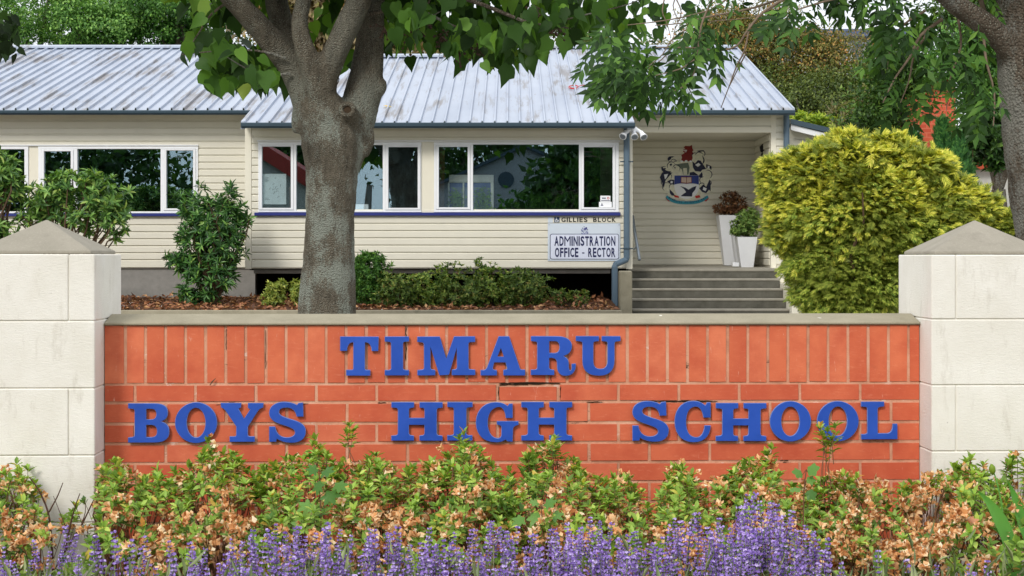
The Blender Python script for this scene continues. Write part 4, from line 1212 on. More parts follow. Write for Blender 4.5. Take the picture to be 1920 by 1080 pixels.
for cx, cy in ((904, 378), (855, 376)):
    c = np.array(P(cx, cy, yd - .06)); pa_.append(leaves_arrays(c + pp * (1.2 if cx > 900 else .8), rdirs(260), rdirs(260), .09, .025, T_SIMPLE))
tag(leaf_cloud('potted_fern', pa_, leaf_mat('fern_green', [(0, srgb(90, 130, 40)), (1, srgb(150, 190, 70))]), None), 'bright green potted fern inside the window against the display stand', 'plant')
mb = MB()
for k in range(5): mb.tube([P(826 + k * 1.6, 270, YB + .2 + .02 * (k % 2)), P(825 + k * 1.4, 396, YB + .2 + .02 * (k % 2))], .018, 6)
tag(mb.obj('curtain', plain('brown_curtain', srgb(104, 74, 50), .9)), 'brown curtain drawn aside at the left of the right bay window', 'curtain')
sk = thing('window_sticker', 'two small white stickers on the casement pane nearest the downpipe', 'sticker', P(1134, 389, YB - .01))
ys = YB - .0055
mb = MB(); mb.box(X(1125.5, YB), X(1144.5, YB), ys - .002, ys, Z(378, YB), Z(367, YB)); mb.box(X(1123, YB), X(1147, YB), ys - .002, ys, Z(388.4, YB), Z(378.4, YB)); mb.obj('paper', M['white'], sk)
mb = MB()
plate(mb, [[(1128.5,370.6),(1136,370.6),(1136,372.4),(1128.5,372.4)]], fB, ys - .004, ys - .002); plate(mb, [[(1127,375.3),(1143.5,375.3),(1143.5,376.4),(1127,376.4)]], fB, ys - .004, ys - .002)
plate(mb, [[(1126,386),(1128.6,380.6),(1131.2,386)], [(1127.5,385),(1128.6,382.4),(1129.8,385)]], fB, ys - .004, ys - .002); mb.obj('print', M['navy'], sk)
mb = MB(); plate(mb, [ellipse(1140.3, 371.6, 2.3, 2.3, 14), ellipse(1140.3, 371.6, 1.3, 1.3, 14)], fB, ys - .004, ys - .002); mb.obj('ring_print', M['brightred'], sk)
# lantern on the porch side wall
ln = thing('porch_lantern', 'small black wall lantern on the inner side wall of the porch', 'lantern', P(1431, 285, 32.2))
mb = MB(); mb.tube([P(1431, 270, 32.2), P(1431, 275, 32.2), P(1431, 284, 32.2), P(1431, 286, 32.2)], [.02, .07, .055, .03], 8); mb.obj('shade', M['black'], ln)
mb = MB(); mb.tube([P(1431, 286.5, 32.2), P(1431, 292, 32.2)], [.03, .05], 8); mb.box(X(1431, 32.2), xpr - .02, 32.18, 32.22, Z(276, 32.2), Z(273, 32.2)); mb.obj('bracket', M['black'], ln)

# yellow leaf and red cord lying on the roof
def roofpt(px, py):
    Y = (EYE - (ZE - YE * TR)) / (TR - (HZ - py) / F); return P(px, py, Y) + Vector((0, -.01, .03))
c = roofpt(723, 203)
V, Fc = leaves_arrays(np.array([c, c + Vector((.03, .02, .01)), c + Vector((-.02, .03, .01))]), np.array([[1, .3, .1], [-.8, .5, .2], [.2, 1, .2]]), np.array([[0, -.2, 1.]] * 3), np.array([.13, .1, .1]), np.array([.09, .08, .07]), T_OVAL)
tag(leaf_cloud('fallen_leaf', [(V, Fc)], leaf_mat('yellow_leaf', [(0, srgb(220, 180, 60)), (1, srgb(235, 200, 90))]), None), 'fallen yellow leaf lying on the steel roof right of the trunk', 'leaf')
mb = MB(); pts = []
for i in range(26):
    a = i / 25 * 12.5; r = 1 - i * .008
    pts.append(roofpt(1074 + math.cos(a) * 9 * r + i * .12, 166.5 + math.sin(a) * 3.2 * r - i * .05))
pts += [roofpt(1090, 163), roofpt(1100, 162), roofpt(1106, 166)]
mb.tube(pts, .008, 4)
tag(mb.obj('red_string', M['brightred']), 'loop of thin red string lying on the ribbed roof above the bay', 'string')

# planters and their plants on the landing
def planter(name, label, px0, px1, py0, qx0, qx1, py1, Y, depth, rot=0.0):
    c = P((px0 + px1) / 2, py1, Y)
    t = thing(name, label, 'planter', (c.x, Y, c.z), rot, 'white planters on the landing')
    s = Y / F; wt, wb, h = (px1 - px0) / 2 * s, (qx1 - qx0) / 2 * s, (py1 - py0) * s
    ox = ((qx0 + qx1) - (px0 + px1)) / 2 * s
    b = MB(); q = .025
    b.add([(-wb+ox,-wb*depth,0),(wb+ox,-wb*depth,0),(wb+ox,wb*depth,0),(-wb+ox,wb*depth,0),(-wt,-wt*depth,h),(wt,-wt*depth,h),(wt,wt*depth,h),(-wt,wt*depth,h),
           (-wt+q,-wt*depth+q,h),(wt-q,-wt*depth+q,h),(wt-q,wt*depth-q,h),(-wt+q,wt*depth-q,h),(-wt+q,-wt*depth+q,h-.06),(wt-q,-wt*depth+q,h-.06),(wt-q,wt*depth-q,h-.06),(-wt+q,wt*depth-q,h-.06)],
          [(0,3,2,1),(0,1,5,4),(1,2,6,5),(2,3,7,6),(3,0,4,7),(4,5,9,8),(5,6,10,9),(6,7,11,10),(7,4,8,11),(8,9,13,12),(9,10,14,13),(10,11,15,14),(11,8,12,15)])
    b.obj('pot', M['planter'], t, world=False)
    b = MB(); b.add([(-wt+q,-wt*depth+q,h-.05),(wt-q,-wt*depth+q,h-.05),(wt-q,wt*depth-q,h-.05),(-wt+q,wt*depth-q,h-.05)], [(0,1,2,3)])
    b.obj('soil', M['soil'], t, world=False)
planter('tall_planter', 'tallest tapered white planter at the back, holding a dry brown plant', 1345, 1399, 404, 1357, 1381, 497.5, 32.8, 1)
planter('tall_planter', 'middle tapered white planter tucked behind the smallest one', 1371, 1409, 440, 1379, 1397, 491, 32.5, 1)
planter('low_planter', 'shortest tapered white planter in front, holding a round green shrub', 1380, 1417.5, 444.5, 1388.5, 1411, 501.5, 31.9, 1)
mb = MB(); mb.cbox(X(1373.5, 31.7), X(1386, 31.7), 31.7, 31.85, Z(500, 31.7), Z(492, 31.7), .006)
tag(mb.obj('white_block', M['planter']), 'small white block on the landing beside the planters', 'block')

def dry_plant():
    shrub('dry_potted_plant', 'dry brown leafy plant growing in the tallest white planter', [(1370, 372, 20, 14), (1352, 392, 16, 10), (1385, 385, 16, 16), (1372, 394, 25, 8)], 32.8, 330, .07, .36,
          leaf_mat('dry_brown_leaf', [(0, srgb(70, 48, 34)), (.6, srgb(112, 76, 52)), (1, srgb(134, 98, 62))], .2), 1372, 5, cat='plant', stems=20, stem_r=.008, base_z=Z(406, 32.8))
    shrub('potted_shrub', 'round green shrub growing in the shortest white planter', [(1400, 420, 26, 24), (1388, 425, 18, 18), (1410, 410, 18, 20), (1380, 434, 12, 8)], 31.9, 800, .055, .42,
          leaf_mat('soft_green_leaf', [(0, srgb(66, 92, 44)), (.6, srgb(104, 134, 66)), (1, srgb(140, 160, 84))]), 1400, 6, cat='plant', stems=14, stem_r=.006, base_z=Z(445, 31.9))
dry_plant()

# ================================================================== ACROSS THE STREET (seen as reflections in the panes)
def gable_house(name, label, x, y, w, d, h, ridge, wall, roofm, vent=True, th=.16):
    t = thing(name, label, 'house', (x, y, 0))
    b = MB(); x0, x1 = x - w/2, x + w/2
    b.add([(x0,y,0),(x1,y,0),(x1,y,h),(x,y,ridge),(x0,y,h),(x0,y-d,0),(x1,y-d,0),(x1,y-d,h),(x,y-d,ridge),(x0,y-d,h)],
          [(0,1,2,3,4),(5,9,8,7,6),(1,6,7,2),(0,4,9,5)]); b.obj('wall', wall, t)
    b = MB(); e = .35
    for s in (1, -1):
        xe = x + s * (w/2 + e); ze = h - e * (ridge - h) / (w/2)
        b.add([(xe,y+e,ze),(x,y+e,ridge+.02),(x,y-d,ridge+.02),(xe,y-d,ze),(xe,y+e,ze+th),(x,y+e,ridge+th+.02),(x,y-d,ridge+th+.02),(xe,y-d,ze+th)],
              [(0,1,2,3),(4,7,6,5),(0,4,5,1),(3,2,6,7),(0,3,7,4)])
    b.obj('roof', roofm, t)
    if vent:
        b = MB(); b.tube([(x - .9, y + .02, h + .3), (x - .9, y + .06, h + .3)], .4, 20); b.obj('round_window', M['slate'], t)
    for k in (-1, 1):
        f = MB(); f.cbox(x + k*w*.24 - .9, x + k*w*.24 + .9, y + .005, y + .06, 1.0, 2.4, .01); fo = f.obj('window', M['white'], t)
        g_ = MB(); g_.box(x + k*w*.24 - .75, x + k*w*.24 + .75, y + .062, y + .07, 1.12, 2.28); g_.obj('pane', M['void'], fo)
gable_house('gable_house', 'grey weatherboard house with round attic window across the street', .6, -25, 8.5, 9, 5.1, 7.0, plain('grey_weatherboard', srgb(168, 168, 172), .7), M['slate'])
gable_house('red_roof_house', 'low house with red roof across the street, mirrored in the left bay pane', -13, -27, 6.4, 8, 4.7, 6.7, plain('pale_render', srgb(190, 186, 178), .7), plain('red_roof_paint', srgb(170, 62, 52), .6), False, .8)
gable_house('brown_house', 'dark brown low house across the street with pale gable', 9.5, -26, 8, 8, 3.2, 5.0, plain('brown_render', srgb(96, 82, 74), .7), plain('grey_roof_tiles', srgb(120, 118, 116), .6), False)

LM = {}
LM['dark'] = leaf_mat('dark_green_leaf', [(0, srgb(30, 50, 24)), (.5, srgb(48, 78, 34)), (.9, srgb(70, 104, 44)), (1, srgb(96, 126, 56))])
LM['mid'] = leaf_mat('mid_green_leaf', [(0, srgb(44, 78, 34)), (.5, srgb(70, 112, 48)), (.9, srgb(96, 140, 60)), (1, srgb(130, 166, 78))])
LM['catalpa'] = leaf_mat('broad_leaf_green', [(0, srgb(36, 58, 27)), (.5, srgb(56, 88, 34)), (.8, srgb(80, 118, 42)), (.985, srgb(104, 142, 54)), (1, srgb(126, 144, 60))], .42, .5, .2, tint=(1.0, 1.0, .35), gain=1.12)
LM['ash'] = leaf_mat('ash_leaf_green', [(0, srgb(32, 54, 26)), (.5, srgb(50, 80, 36)), (.85, srgb(72, 108, 48)), (1, srgb(104, 142, 62))], .35, .5, .2, tint=(1, 1, .4), gain=1.15)
LM['lightash'] = leaf_mat('light_ash_green', [(0, srgb(50, 84, 36)), (.5, srgb(78, 116, 48)), (1, srgb(112, 148, 66))], .4, .5, .2, tint=(1, 1, .4))

def far_tree(nm, lab, x, y, r, zc, mat, grp, n=140, per=26, L=.55):
    t = thing(nm, lab, 'tree', (x, y, 0), group=grp)
    d = rdirs(n); rr = RNG.uniform(.5, 1, (n, 1))
    p = np.array([[x, y, zc]]) + d * rr * np.array([[r, r, r * .85]])
    pos = np.repeat(p, per, 0) + RNG.normal(0, r * .14, (n * per, 3))
    V, Fc = leaves_arrays(pos, rdirs(n * per), rdirs(n * per), L * RNG.uniform(.6, 1.2, n * per), L * .5, T_SIMPLE)
    leaf_cloud('crown', [(V, Fc)], mat, t, 'stuff')
    b = MB(); b.tube([(x, y, -.1), (x + .1, y, zc * .5), (x, y, zc)], [.35, .28, .15], 8)
    branches(b, (x, y, zc * .6), p[:7], .14, .03)
    b.obj('trunk', M['bark2'], t)
for i, (x, y, r, zc, lab) in enumerate([(-19, -17, 4.6, 4.6, 'broad dark street tree opposite the left wing windows'), (-26, -18, 4.8, 5.0, 'large dark street tree at the far left across the road'),
        (3.4, -17, 2.7, 4.4, 'dark street tree in front of the grey weatherboard house'), (13, -20, 3.8, 4.0, 'wide dark street tree beside the brown house'), (-33, -20, 4.5, 5, 'outermost dark street tree on the left across the road')]):
    far_tree('street_tree', lab, x, y, r, zc, LM['dark'], 'trees across the street')
for i, (x, y, r, zc, lab) in enumerate([(-3, -44, 4.6, 7.5, 'tall dark tree behind the grey weatherboard house'), (4.5, -46, 4.2, 6.5, 'second tall dark tree behind the grey weatherboard house'), (-15, -44, 3.6, 7.5, 'tall dark tree behind the red roofed house')]):
    far_tree('street_tree', lab, x, y, r, zc, LM['dark'], 'trees across the street')
far_tree('street_shrub', 'rounded light green bush before the grey weatherboard house', 1.0, -20, 1.9, 2.9, LM['mid'], 'trees across the street', 90, 26, .35)

# ================================================================== BACKGROUND TREES AND BUILDINGS
LM['garden2'] = leaf_mat('far_green_leaf', [(0, srgb(52, 84, 40)), (.5, srgb(86, 124, 60)), (.9, srgb(118, 154, 80)), (1, srgb(150, 180, 100))], .4, gain=1.75)
tree('leafy_tree', 'mid green leafy tree behind the roof ridge at the far left', [(60, 40, 110, 62), (150, 70, 100, 40), (20, 95, 60, 30)], 54, 190, 110, .12, .55, LM['garden2'], 70, .5, clump_r=.36, boughs=15, bough_r=1.25, group='trees behind the roof', r=.35)
tree('leafy_tree', 'mid green leafy tree behind the roof, second from the left', [(210, 30, 100, 66), (260, 70, 90, 36), (160, 90, 60, 25)], 56, 190, 110, .12, .55, LM['garden2'], 215, .5, clump_r=.36, boughs=15, bough_r=1.25, group='trees behind the roof', r=.35)
tree('leafy_tree', 'darker green leafy tree behind the roof ridge beside the broad pale limbs', [(370, 20, 90, 70), (330, 75, 80, 36), (420, 60, 45, 36)], 55, 170, 110, .12, .55, LM['mid'], 370, .5, clump_r=.34, boughs=15, bough_r=1.1, group='trees behind the roof', r=.35)
LM['greybrown'] = leaf_mat('grey_brown_leaf', [(0, srgb(92, 82, 60)), (.4, srgb(134, 120, 88)), (.75, srgb(166, 146, 110)), (.9, srgb(120, 132, 70)), (1, srgb(186, 130, 74))], .3)
tree('pale_brown_tree', 'pale brown thinly leaved tree behind the ridge between the trunk limbs', [(600, -10, 130, 90), (560, 60, 70, 60), (660, 70, 90, 50), (730, 80, 80, 40), (520, 20, 60, 50)], 52, 420, 24, .26, .5, LM['greybrown'], 640, .5, clump_r=.9, r=.3, limbs=16, lo=.2)
LM['olive'] = leaf_mat('olive_leaf', [(0, srgb(60, 64, 32)), (.4, srgb(88, 92, 44)), (.75, srgb(116, 112, 56)), (.9, srgb(146, 122, 66)), (1, srgb(186, 132, 80))], .3, clump=srgb(150, 128, 70), cscale=.6, gain=1.6)
LM['olivedark'] = leaf_mat('deep_olive_leaf', [(0, srgb(44, 56, 28)), (.5, srgb(74, 90, 42)), (1, srgb(108, 120, 58))], .3, gain=1.6)
tree('olive_tree', 'big olive green tree with rusty tips behind the right roof end', [(1330, 90, 80, 46), (1420, 120, 90, 66), (1520, 130, 90, 62), (1585, 150, 55, 55), (1370, 64, 60, 28)], 47, 620, 70, .095, .5, LM['olive'], 1470, .5, clump_r=.38, boughs=44, bough_r=.75, r=.3, limbs=14)
tree('olive_tree', 'lower deep olive tree under the rusty tipped one behind the roof end', [(1480, 210, 70, 60), (1560, 215, 80, 60), (1620, 190, 50, 60)], 44, 340, 70, .095, .5, LM['olivedark'], 1540, .5, clump_r=.38, boughs=26, bough_r=.7, r=.25, limbs=10)
tree('sparse_tree', 'thin far tree showing above the ridge between the hanging leaves', [(1100, 70, 40, 25), (1130, 85, 30, 15)], 50, 26, 26, .22, .5, LM['olivedark'], 1110, .5, clump_r=.7, r=.12, limbs=8)
LM['yellowgreen'] = leaf_mat('yellow_green_leaf', [(0, srgb(92, 120, 40)), (.5, srgb(140, 164, 56)), (1, srgb(186, 196, 84))], .4)
shrub('bright_shrub', 'yellow green shrub just above the lean-to roof', [(1530, 232, 45, 18), (1570, 240, 40, 20), (1500, 222, 18, 10)], 37, 330, .16, .36, LM['yellowgreen'], 1545, 6, base_z=.5, stems=10)
LM['wispy'] = leaf_mat('wispy_grey_leaf', [(0, srgb(108, 104, 78)), (.6, srgb(150, 144, 112)), (1, srgb(132, 146, 76))], .3)
shrub('wispy_shrub', 'grey wispy shrub with bare curling stems behind the golden conifer', [(1610, 225, 50, 40), (1640, 190, 30, 40), (1590, 250, 40, 20)], 36, 260, .22, .12, LM['wispy'], 1610, 6, base_z=.5, stems=40, stem_mat='greytwig', stem_r=.02)
LM['garden'] = leaf_mat('garden_green_leaf', [(0, srgb(42, 66, 30)), (.5, srgb(70, 102, 44)), (.9, srgb(98, 132, 56)), (1, srgb(136, 162, 80))], .35, gain=1.1)
tree('garden_tree', 'fresh green garden tree filling the gap left of the right tree', [(1660, 200, 40, 50), (1690, 130, 50, 46), (1640, 240, 36, 34)], 33, 110, 60, .12, .45, LM['garden'], 1680, .5, clump_r=.5, r=.14)
tree('garden_tree', 'dark green garden tree behind the right tree trunk and above the white wall', [(1860, 150, 50, 90), (1890, 230, 50, 60), (1820, 100, 50, 50)], 31, 190, 60, .11, .45, LM['mid'], 1880, .5, clump_r=.6, r=.16)
tree('garden_tree', 'tall light green garden tree rising past the branch at the right', [(1780, 30, 40, 30), (1840, 40, 50, 40), (1900, 0, 60, 60)], 36, 100, 60, .13, .45, LM['garden'], 1830, .5, clump_r=.7, r=.18)
shrub('dark_bush', 'dark glossy bush right of the green conifers', [(1850, 250, 40, 60), (1815, 280, 20, 40), (1870, 290, 26, 30)], 29, 330, .16, .42, LM['dark'], 1855, 6, base_z=.5, stems=4)
# small upright conifers
LM['conifer'] = leaf_mat('conifer_green', [(0, srgb(34, 70, 36)), (.6, srgb(58, 104, 52)), (1, srgb(92, 136, 66))], .25)
def conifer(label, px, top, half, bot, Y, n):
    t = thing('small_conifer', label, 'conifer', (X(px, Y), Y, .5), group='small green conifers')
    u = RNG.uniform(0, 1, n) ** .75; th = RNG.uniform(0, 6.283, n); s = Y / F
    r = (u ** .8) * half * s * RNG.uniform(.55, 1, n)
    pos = np.stack([X(px, Y) + r * np.cos(th), Y + r * np.sin(th), EYE + (HZ - (top + u * (bot - top))) * s], 1)
    d = np.stack([np.cos(th) * .5, np.sin(th) * .5, np.full(n, .9)], 1) + RNG.normal(0, .2, (n, 3))
    nm = np.stack([np.cos(th), np.sin(th), np.full(n, .2)], 1)
    leaf_cloud('foliage', [leaves_arrays(pos, d, nm, .2 * RNG.uniform(.6, 1.2, n), .2, T_FAN)], LM['conifer'], t, 'stuff')
    b = MB(); b.tube([(X(px, Y), Y, .4), (X(px, Y), Y, Z(top + 15, Y))], [.06, .015], 6); b.obj('stem', M['twig'], t)
conifer('slim pointed green conifer in front of the red brick house', 1767, 232, 22, 330, 29, 700)
conifer('broad green conifer below the red brick house', 1795, 262, 62, 480, 28, 2600)
conifer('small dark conifer left of the slim pointed one', 1712, 255, 30, 340, 29.5, 700)

# red brick house far behind, in courses of bricks
def house_brick_mat():
    m, n, out = new_mat('red_house_brick')
    v = pos_vec(n)
    bt = N(n, 'ShaderNodeTexBrick', Scale=1.0); bt.inputs['Color1'].default_value = srgb(200, 92, 66); bt.inputs['Color2'].default_value = srgb(186, 82, 60)
    bt.inputs['Mortar'].default_value = srgb(204, 112, 86); bt.inputs['Mortar Size'].default_value = .014
    bt.inputs['Brick Width'].default_value = .26; bt.inputs['Row Height'].default_value = .12
    mp = N(n, 'ShaderNodeMapping'); mp.inputs['Rotation'].default_value = (math.radians(90), 0, 0)
    n.links.new(v, mp.inputs['Vector']); n.links.new(mp.outputs[0], bt.inputs['Vector'])
    principled(n, out, bt.outputs['Color'], .8, .2); return m
YH = 46
rh = thing('red_brick_house', 'red brick house wall with small white window beyond the conifers', 'house', (X(1740, YH), YH, .5))
mb = MB(); mb.box(X(1640, YH), X(1792, YH), YH, YH + 8, .5, Z(150, YH)); mb.obj('wall', house_brick_mat(), rh)
mb = MB(); mb.box(X(1630, YH), X(1800, YH), YH - .4, YH + 8.4, Z(150, YH), Z(142, YH)); mb.obj('roof', M['slate'], rh)
mb = MB(); mb.cbox(X(1706, YH), X(1721, YH), YH - .06, YH + .02, Z(262, YH), Z(238, YH), .01); w_ = mb.obj('window', M['white'], rh)
mb = MB(); mb.box(X(1709, YH), X(1719, YH), YH - .07, YH - .061, Z(259, YH), Z(241, YH)); mb.obj('pane', M['glass'], w_)
# modern block far right
YT = 62
mbld = thing('modern_block', 'far white building with flat slate blue roof band beyond the olive tree', 'building', (X(1640, YT), YT, .5))
mb = MB(); mb.box(X(1480, YT), X(1722, YT), YT, YT + 10, .5, Z(70, YT)); mb.obj('wall', plain('pale_wall', srgb(214, 218, 224), .6), mbld)
mb = MB(); mb.cbox(X(1470, YT), X(1728, YT), YT - .6, YT + 10, Z(73, YT), Z(58, YT), .02); mb.obj('roof', plain('band_blue', srgb(86, 98, 128), .5), mbld)
for a, b_ in ((1598, 1618), (1622, 1640), (1686, 1712)):
    mb = MB(); mb.cbox(X(a - 2, YT), X(b_ + 2, YT), YT - .05, YT + .02, Z(122, YT), Z(80, YT), .01); w_ = mb.obj('window', M['white'], mbld)
    mb = MB(); mb.box(X(a, YT), X(b_, YT), YT - .06, YT - .051, Z(120, YT), Z(82, YT)); mb.obj('pane', plain('dull_pane', srgb(110, 122, 138), .15, .5), w_)
# white outbuilding on the right with a dark doorway
YO = 35
ob = thing('white_outbuilding', 'white rendered outbuilding with dark opening behind the right pillar', 'building', (X(1870, YO), YO, .5))
mb = MB(); mb.box(X(1700, YO), X(2060, YO), YO, YO + 6, Z(400, YO), Z(318, YO)); mb.box(X(1700, YO), X(1866, YO), YO + .02, YO + 6, .5, Z(400, YO)); mb.obj('wall', plain('grey_white_render', srgb(206, 204, 198), .7), ob)
mb = MB(); mb.box(X(1866, YO), X(2060, YO), YO + .6, YO + .8, .5, Z(400, YO)); mb.obj('opening', M['void'], ob)
mb = MB(); mb.box(X(1694, YO), X(2070, YO), YO - .2, YO + 6.2, Z(318, YO), Z(300, YO)); mb.obj('roof', plain('terracotta_roof', srgb(190, 84, 54), .7), ob)

# ================================================================== SHRUBS ALONG THE BUILDING
LM['rhodo'] = leaf_mat('rhododendron_leaf', [(0, srgb(50, 82, 40)), (.45, srgb(84, 122, 56)), (.85, srgb(122, 158, 76)), (1, srgb(164, 180, 96))], .25, .35, .45)
LM['rhododark'] = leaf_mat('glossy_shrub_leaf', [(0, srgb(34, 64, 32)), (.5, srgb(56, 96, 46)), (.88, srgb(90, 134, 62)), (1, srgb(140, 172, 84))], .25, .35, .45)
T_LONG = T_OVAL
shrub('rhododendron', 'broad pale green rhododendron above the left pillar cap', [(140, 345, 52, 30), (95, 372, 55, 45), (190, 375, 50, 48), (160, 410, 60, 30), (215, 405, 30, 40), (60, 400, 30, 30), (120, 330, 18, 12), (175, 335, 18, 14)], 28.2, 330, .155, .3, LM['rhodo'], 135, 9, T_OVAL, stems=34, lo=.35, up=.7, group='rhododendrons before the left wing', stem_r=.03, tilt=(.6, 1.75))
shrub('rhododendron', 'rhododendron cut off by the left picture edge in front of the far window', [(10, 320, 36, 32), (-20, 350, 60, 50), (25, 350, 26, 30), (-10, 300, 30, 20), (0, 430, 30, 30)], 28.0, 230, .155, .3, LM['rhodo'], -20, 9, T_OVAL, stems=26, lo=.35, up=.7, group='rhododendrons before the left wing', stem_r=.03, tilt=(.6, 1.75))
shrub('tall_shrub', 'tall dark green shrub standing against the left corner of the bay', [(400, 410, 55, 45), (410, 460, 52, 50), (400, 520, 45, 48), (370, 385, 40, 22), (430, 385, 26, 26), (340, 490, 24, 20), (385, 560, 36, 20), (345, 545, 18, 14), (440, 430, 22, 40), (360, 440, 34, 40), (358, 500, 26, 36), (335, 366, 12, 8), (378, 352, 9, 9), (434, 350, 10, 12), (462, 410, 8, 24), (318, 488, 8, 10)], 29.0, 640, .15, .24, LM['rhododark'], 400, 9, T_OVAL, stems=40, lo=.3, up=.6, stem_r=.025, tilt=(.5, 1.6))
LM['azaleadark'] = leaf_mat('small_dark_leaf', [(0, srgb(52, 74, 36)), (.5, srgb(86, 110, 50)), (.85, srgb(120, 142, 68)), (.95, srgb(148, 154, 80)), (1, srgb(140, 112, 68))], .3)
LM['yellowbush'] = leaf_mat('yellowish_leaf', [(0, srgb(84, 104, 46)), (.5, srgb(132, 148, 66)), (1, srgb(178, 180, 92))], .3)
shrub('small_bush', 'small yellowish bush at the foot of the wall left of the trunk', [(517, 545, 22, 16), (512, 562, 22, 14), (525, 535, 12, 8)], 28.4, 200, .075, .42, LM['yellowbush'], 515, 6, stems=12)
shrub('small_bush', 'small yellowish bush touching the left side of the trunk', [(556, 540, 14, 16), (560, 560, 12, 14)], 28.2, 100, .075, .42, LM['yellowbush'], 558, 6, stems=8)
shrub('round_bush', 'rounded fine leaved bush directly right of the trunk', [(694, 505, 34, 34), (690, 545, 34, 30), (672, 520, 24, 34), (700, 490, 22, 18)], 28.6, 620, .085, .3, LM['mid'], 690, 7, stems=16)
low = [('low spreading bush under the bay, nearest the round bush', 745, 543, 44, 38, 510), ('low bush under the bay with yellowish tips left of the middle', 805, 540, 50, 42, 500), ('low dark bush in the middle under the bay window', 868, 540, 50, 46, 498),
       ('low bush under the bay with one tall upright shoot', 925, 540, 50, 44, 490), ('low bush under the bay arching towards the sign', 985, 537, 48, 38, 505)]
for i, (lab, cx, cy, rx, ry, top) in enumerate(low):
    bl = [(cx, cy, rx, ry), (cx - 14, cy + 16, rx * .8, 22), (cx + 16, cy + 12, rx * .7, 24)]
    if i == 3: bl += [(898, 496, 8, 14), (905, 506, 16, 10)]
    if i == 4: bl += [(1015, 525, 22, 12)]
    shrub('low_bush', lab, bl, 28.3 + .1 * (i % 2), 430, .072, .42, LM['azaleadark'] if i % 2 == 0 else leaf_mat('small_mid_leaf', [(0, srgb(52, 76, 34)), (.5, srgb(88, 112, 48)), (.85, srgb(126, 146, 66)), (1, srgb(160, 160, 84))], .35, gain=1.7), cx, 6, stems=22, lo=.4, group='low bushes under the bay')
shrub('sparse_bush', 'sparse small bush at the end of the bed near the downpipe', [(1050, 555, 22, 14), (1085, 560, 24, 16), (1070, 575, 30, 8)], 28.3, 120, .075, .4, LM['azaleadark'], 1068, 6, stems=20)
# leaf litter on the bed: fallen dry leaves
n = 3600
lx = RNG.uniform(-9, bx1 - .1, n); ly = RNG.uniform(27.1, 31.2, n)
pos = np.stack([lx, ly, .735 + .125 * (ly - 27.04) / 4.24 + RNG.uniform(0, .02, n)], 1)
d = rdirs(n); d[:, 2] *= .35
leaf_cloud('leaf_litter', [leaves_arrays(pos, d, np.array([[0, -.2, 1.]]) + RNG.normal(0, .5, (n, 3)), RNG.uniform(.06, .13, n), .05, T_SIMPLE)],
           leaf_mat('dry_leaf', [(0, srgb(70, 44, 30)), (.4, srgb(118, 74, 50)), (.8, srgb(158, 108, 74)), (1, srgb(190, 150, 104))], .15), None, 'stuff')

# golden conifer
LM['golden'] = leaf_mat('golden_spray', [(0, srgb(128, 142, 52)), (.3, srgb(172, 178, 70)), (.7, srgb(206, 202, 88)), (1, srgb(228, 212, 110))], .4, .6, .15, tint=(1, .97, .45), gain=1.4)
LM['goldgreen'] = leaf_mat('green_spray', [(0, srgb(78, 102, 42)), (.4, srgb(122, 142, 58)), (.8, srgb(162, 172, 76)), (1, srgb(194, 196, 96))], .35, .6, .15, tint=(1, .97, .45), gain=1.4)
YG = 25.0
gc = thing('golden_conifer', 'large golden yellow conifer bush covering the right end of the porch', 'conifer', (X(1590, YG), YG, .5))
GB = [(1530, 330, 92, 52), (1600, 305, 100, 48), (1690, 318, 92, 46), (1535, 400, 84, 75), (1620, 400, 130, 105), (1550, 480, 80, 66), (1605, 525, 108, 86), (1750, 385, 90, 52), (1700, 460, 120, 96), (1585, 565, 92, 56),
      (1815, 400, 58, 34), (1862, 424, 42, 20), (1462, 345, 34, 46), (1466, 430, 30, 44), (1500, 300, 34, 20), (1590, 264, 40, 20), (1664, 268, 44, 20), (1745, 318, 40, 28), (1795, 360, 34, 24)]
rt = random.Random(5)      # loose tufts that break the outline
for k in range(34):
    b_ = rt.choice(GB[:12]); a_ = rt.uniform(2.4, 7.0)
    GB.append((b_[0] + math.cos(a_) * b_[2] * 1.0, b_[1] + math.sin(a_) * b_[3] * 1.0, rt.uniform(12, 24), rt.uniform(9, 18)))
def gold(nm, n, lo, mat, L, up, droop, pick=None, lean=.25):
    p, nrm, d = blob_points(GB, n, YG, lo, .9)
    keep = p[:, 1] < YG + .5
    if pick is not None: keep &= pick(p)
    p, nrm = p[keep], nrm[keep]; m_ = len(p)
    ax = unit(nrm * np.array([[1, 1, .5]]) + np.array([[-.1, -.2, up]]) + RNG.normal(0, lean, (m_, 3)))
    nm_ = unit(np.array([[0, -.65, .8]]) + nrm * .35 + RNG.normal(0, .28, (m_, 3)))
    Ls = L * RNG.uniform(.6, 1.3, m_)
    leaf_cloud(nm, [leaves_arrays(p - ax * (Ls * .4)[:, None], ax, nm_, Ls, Ls, T_FEATHER)], mat, gc, 'stuff')
hsp = lambda p: (Z(0, YG) - p[:, 2]) / (YG / F)          # rows below the picture top
gold('golden_foliage', 27000, .8, LM['golden'], .15, .3, .2, lambda p: (hsp(p) + RNG.normal(0, 45, len(p)) < 400) | (((p[:, 0] - X(1470, YG)) < 0) & (RNG.random(len(p)) < .7)))
gold('green_foliage', 30000, .72, LM['goldgreen'], .135, .0, .2, lambda p: hsp(p) + RNG.normal(0, 60, len(p)) > 360)
gold('long_sprays', 2600, .93, LM['golden'], .22, .15, .2, lambda p: hsp(p) + RNG.normal(0, 60, len(p)) < 440, .35)
gold('inner_foliage', 12000, .5, leaf_mat('inner_spray', [(0, srgb(96, 112, 46)), (1, srgb(150, 158, 70))], .4), .22, .2, .2)
mb = MB(); p, _, _ = blob_points(GB, 60, YG, .5); branches(mb, (X(1600, YG), YG, .45), p, .06, .01); mb.obj('stem', M['twig'], gc)

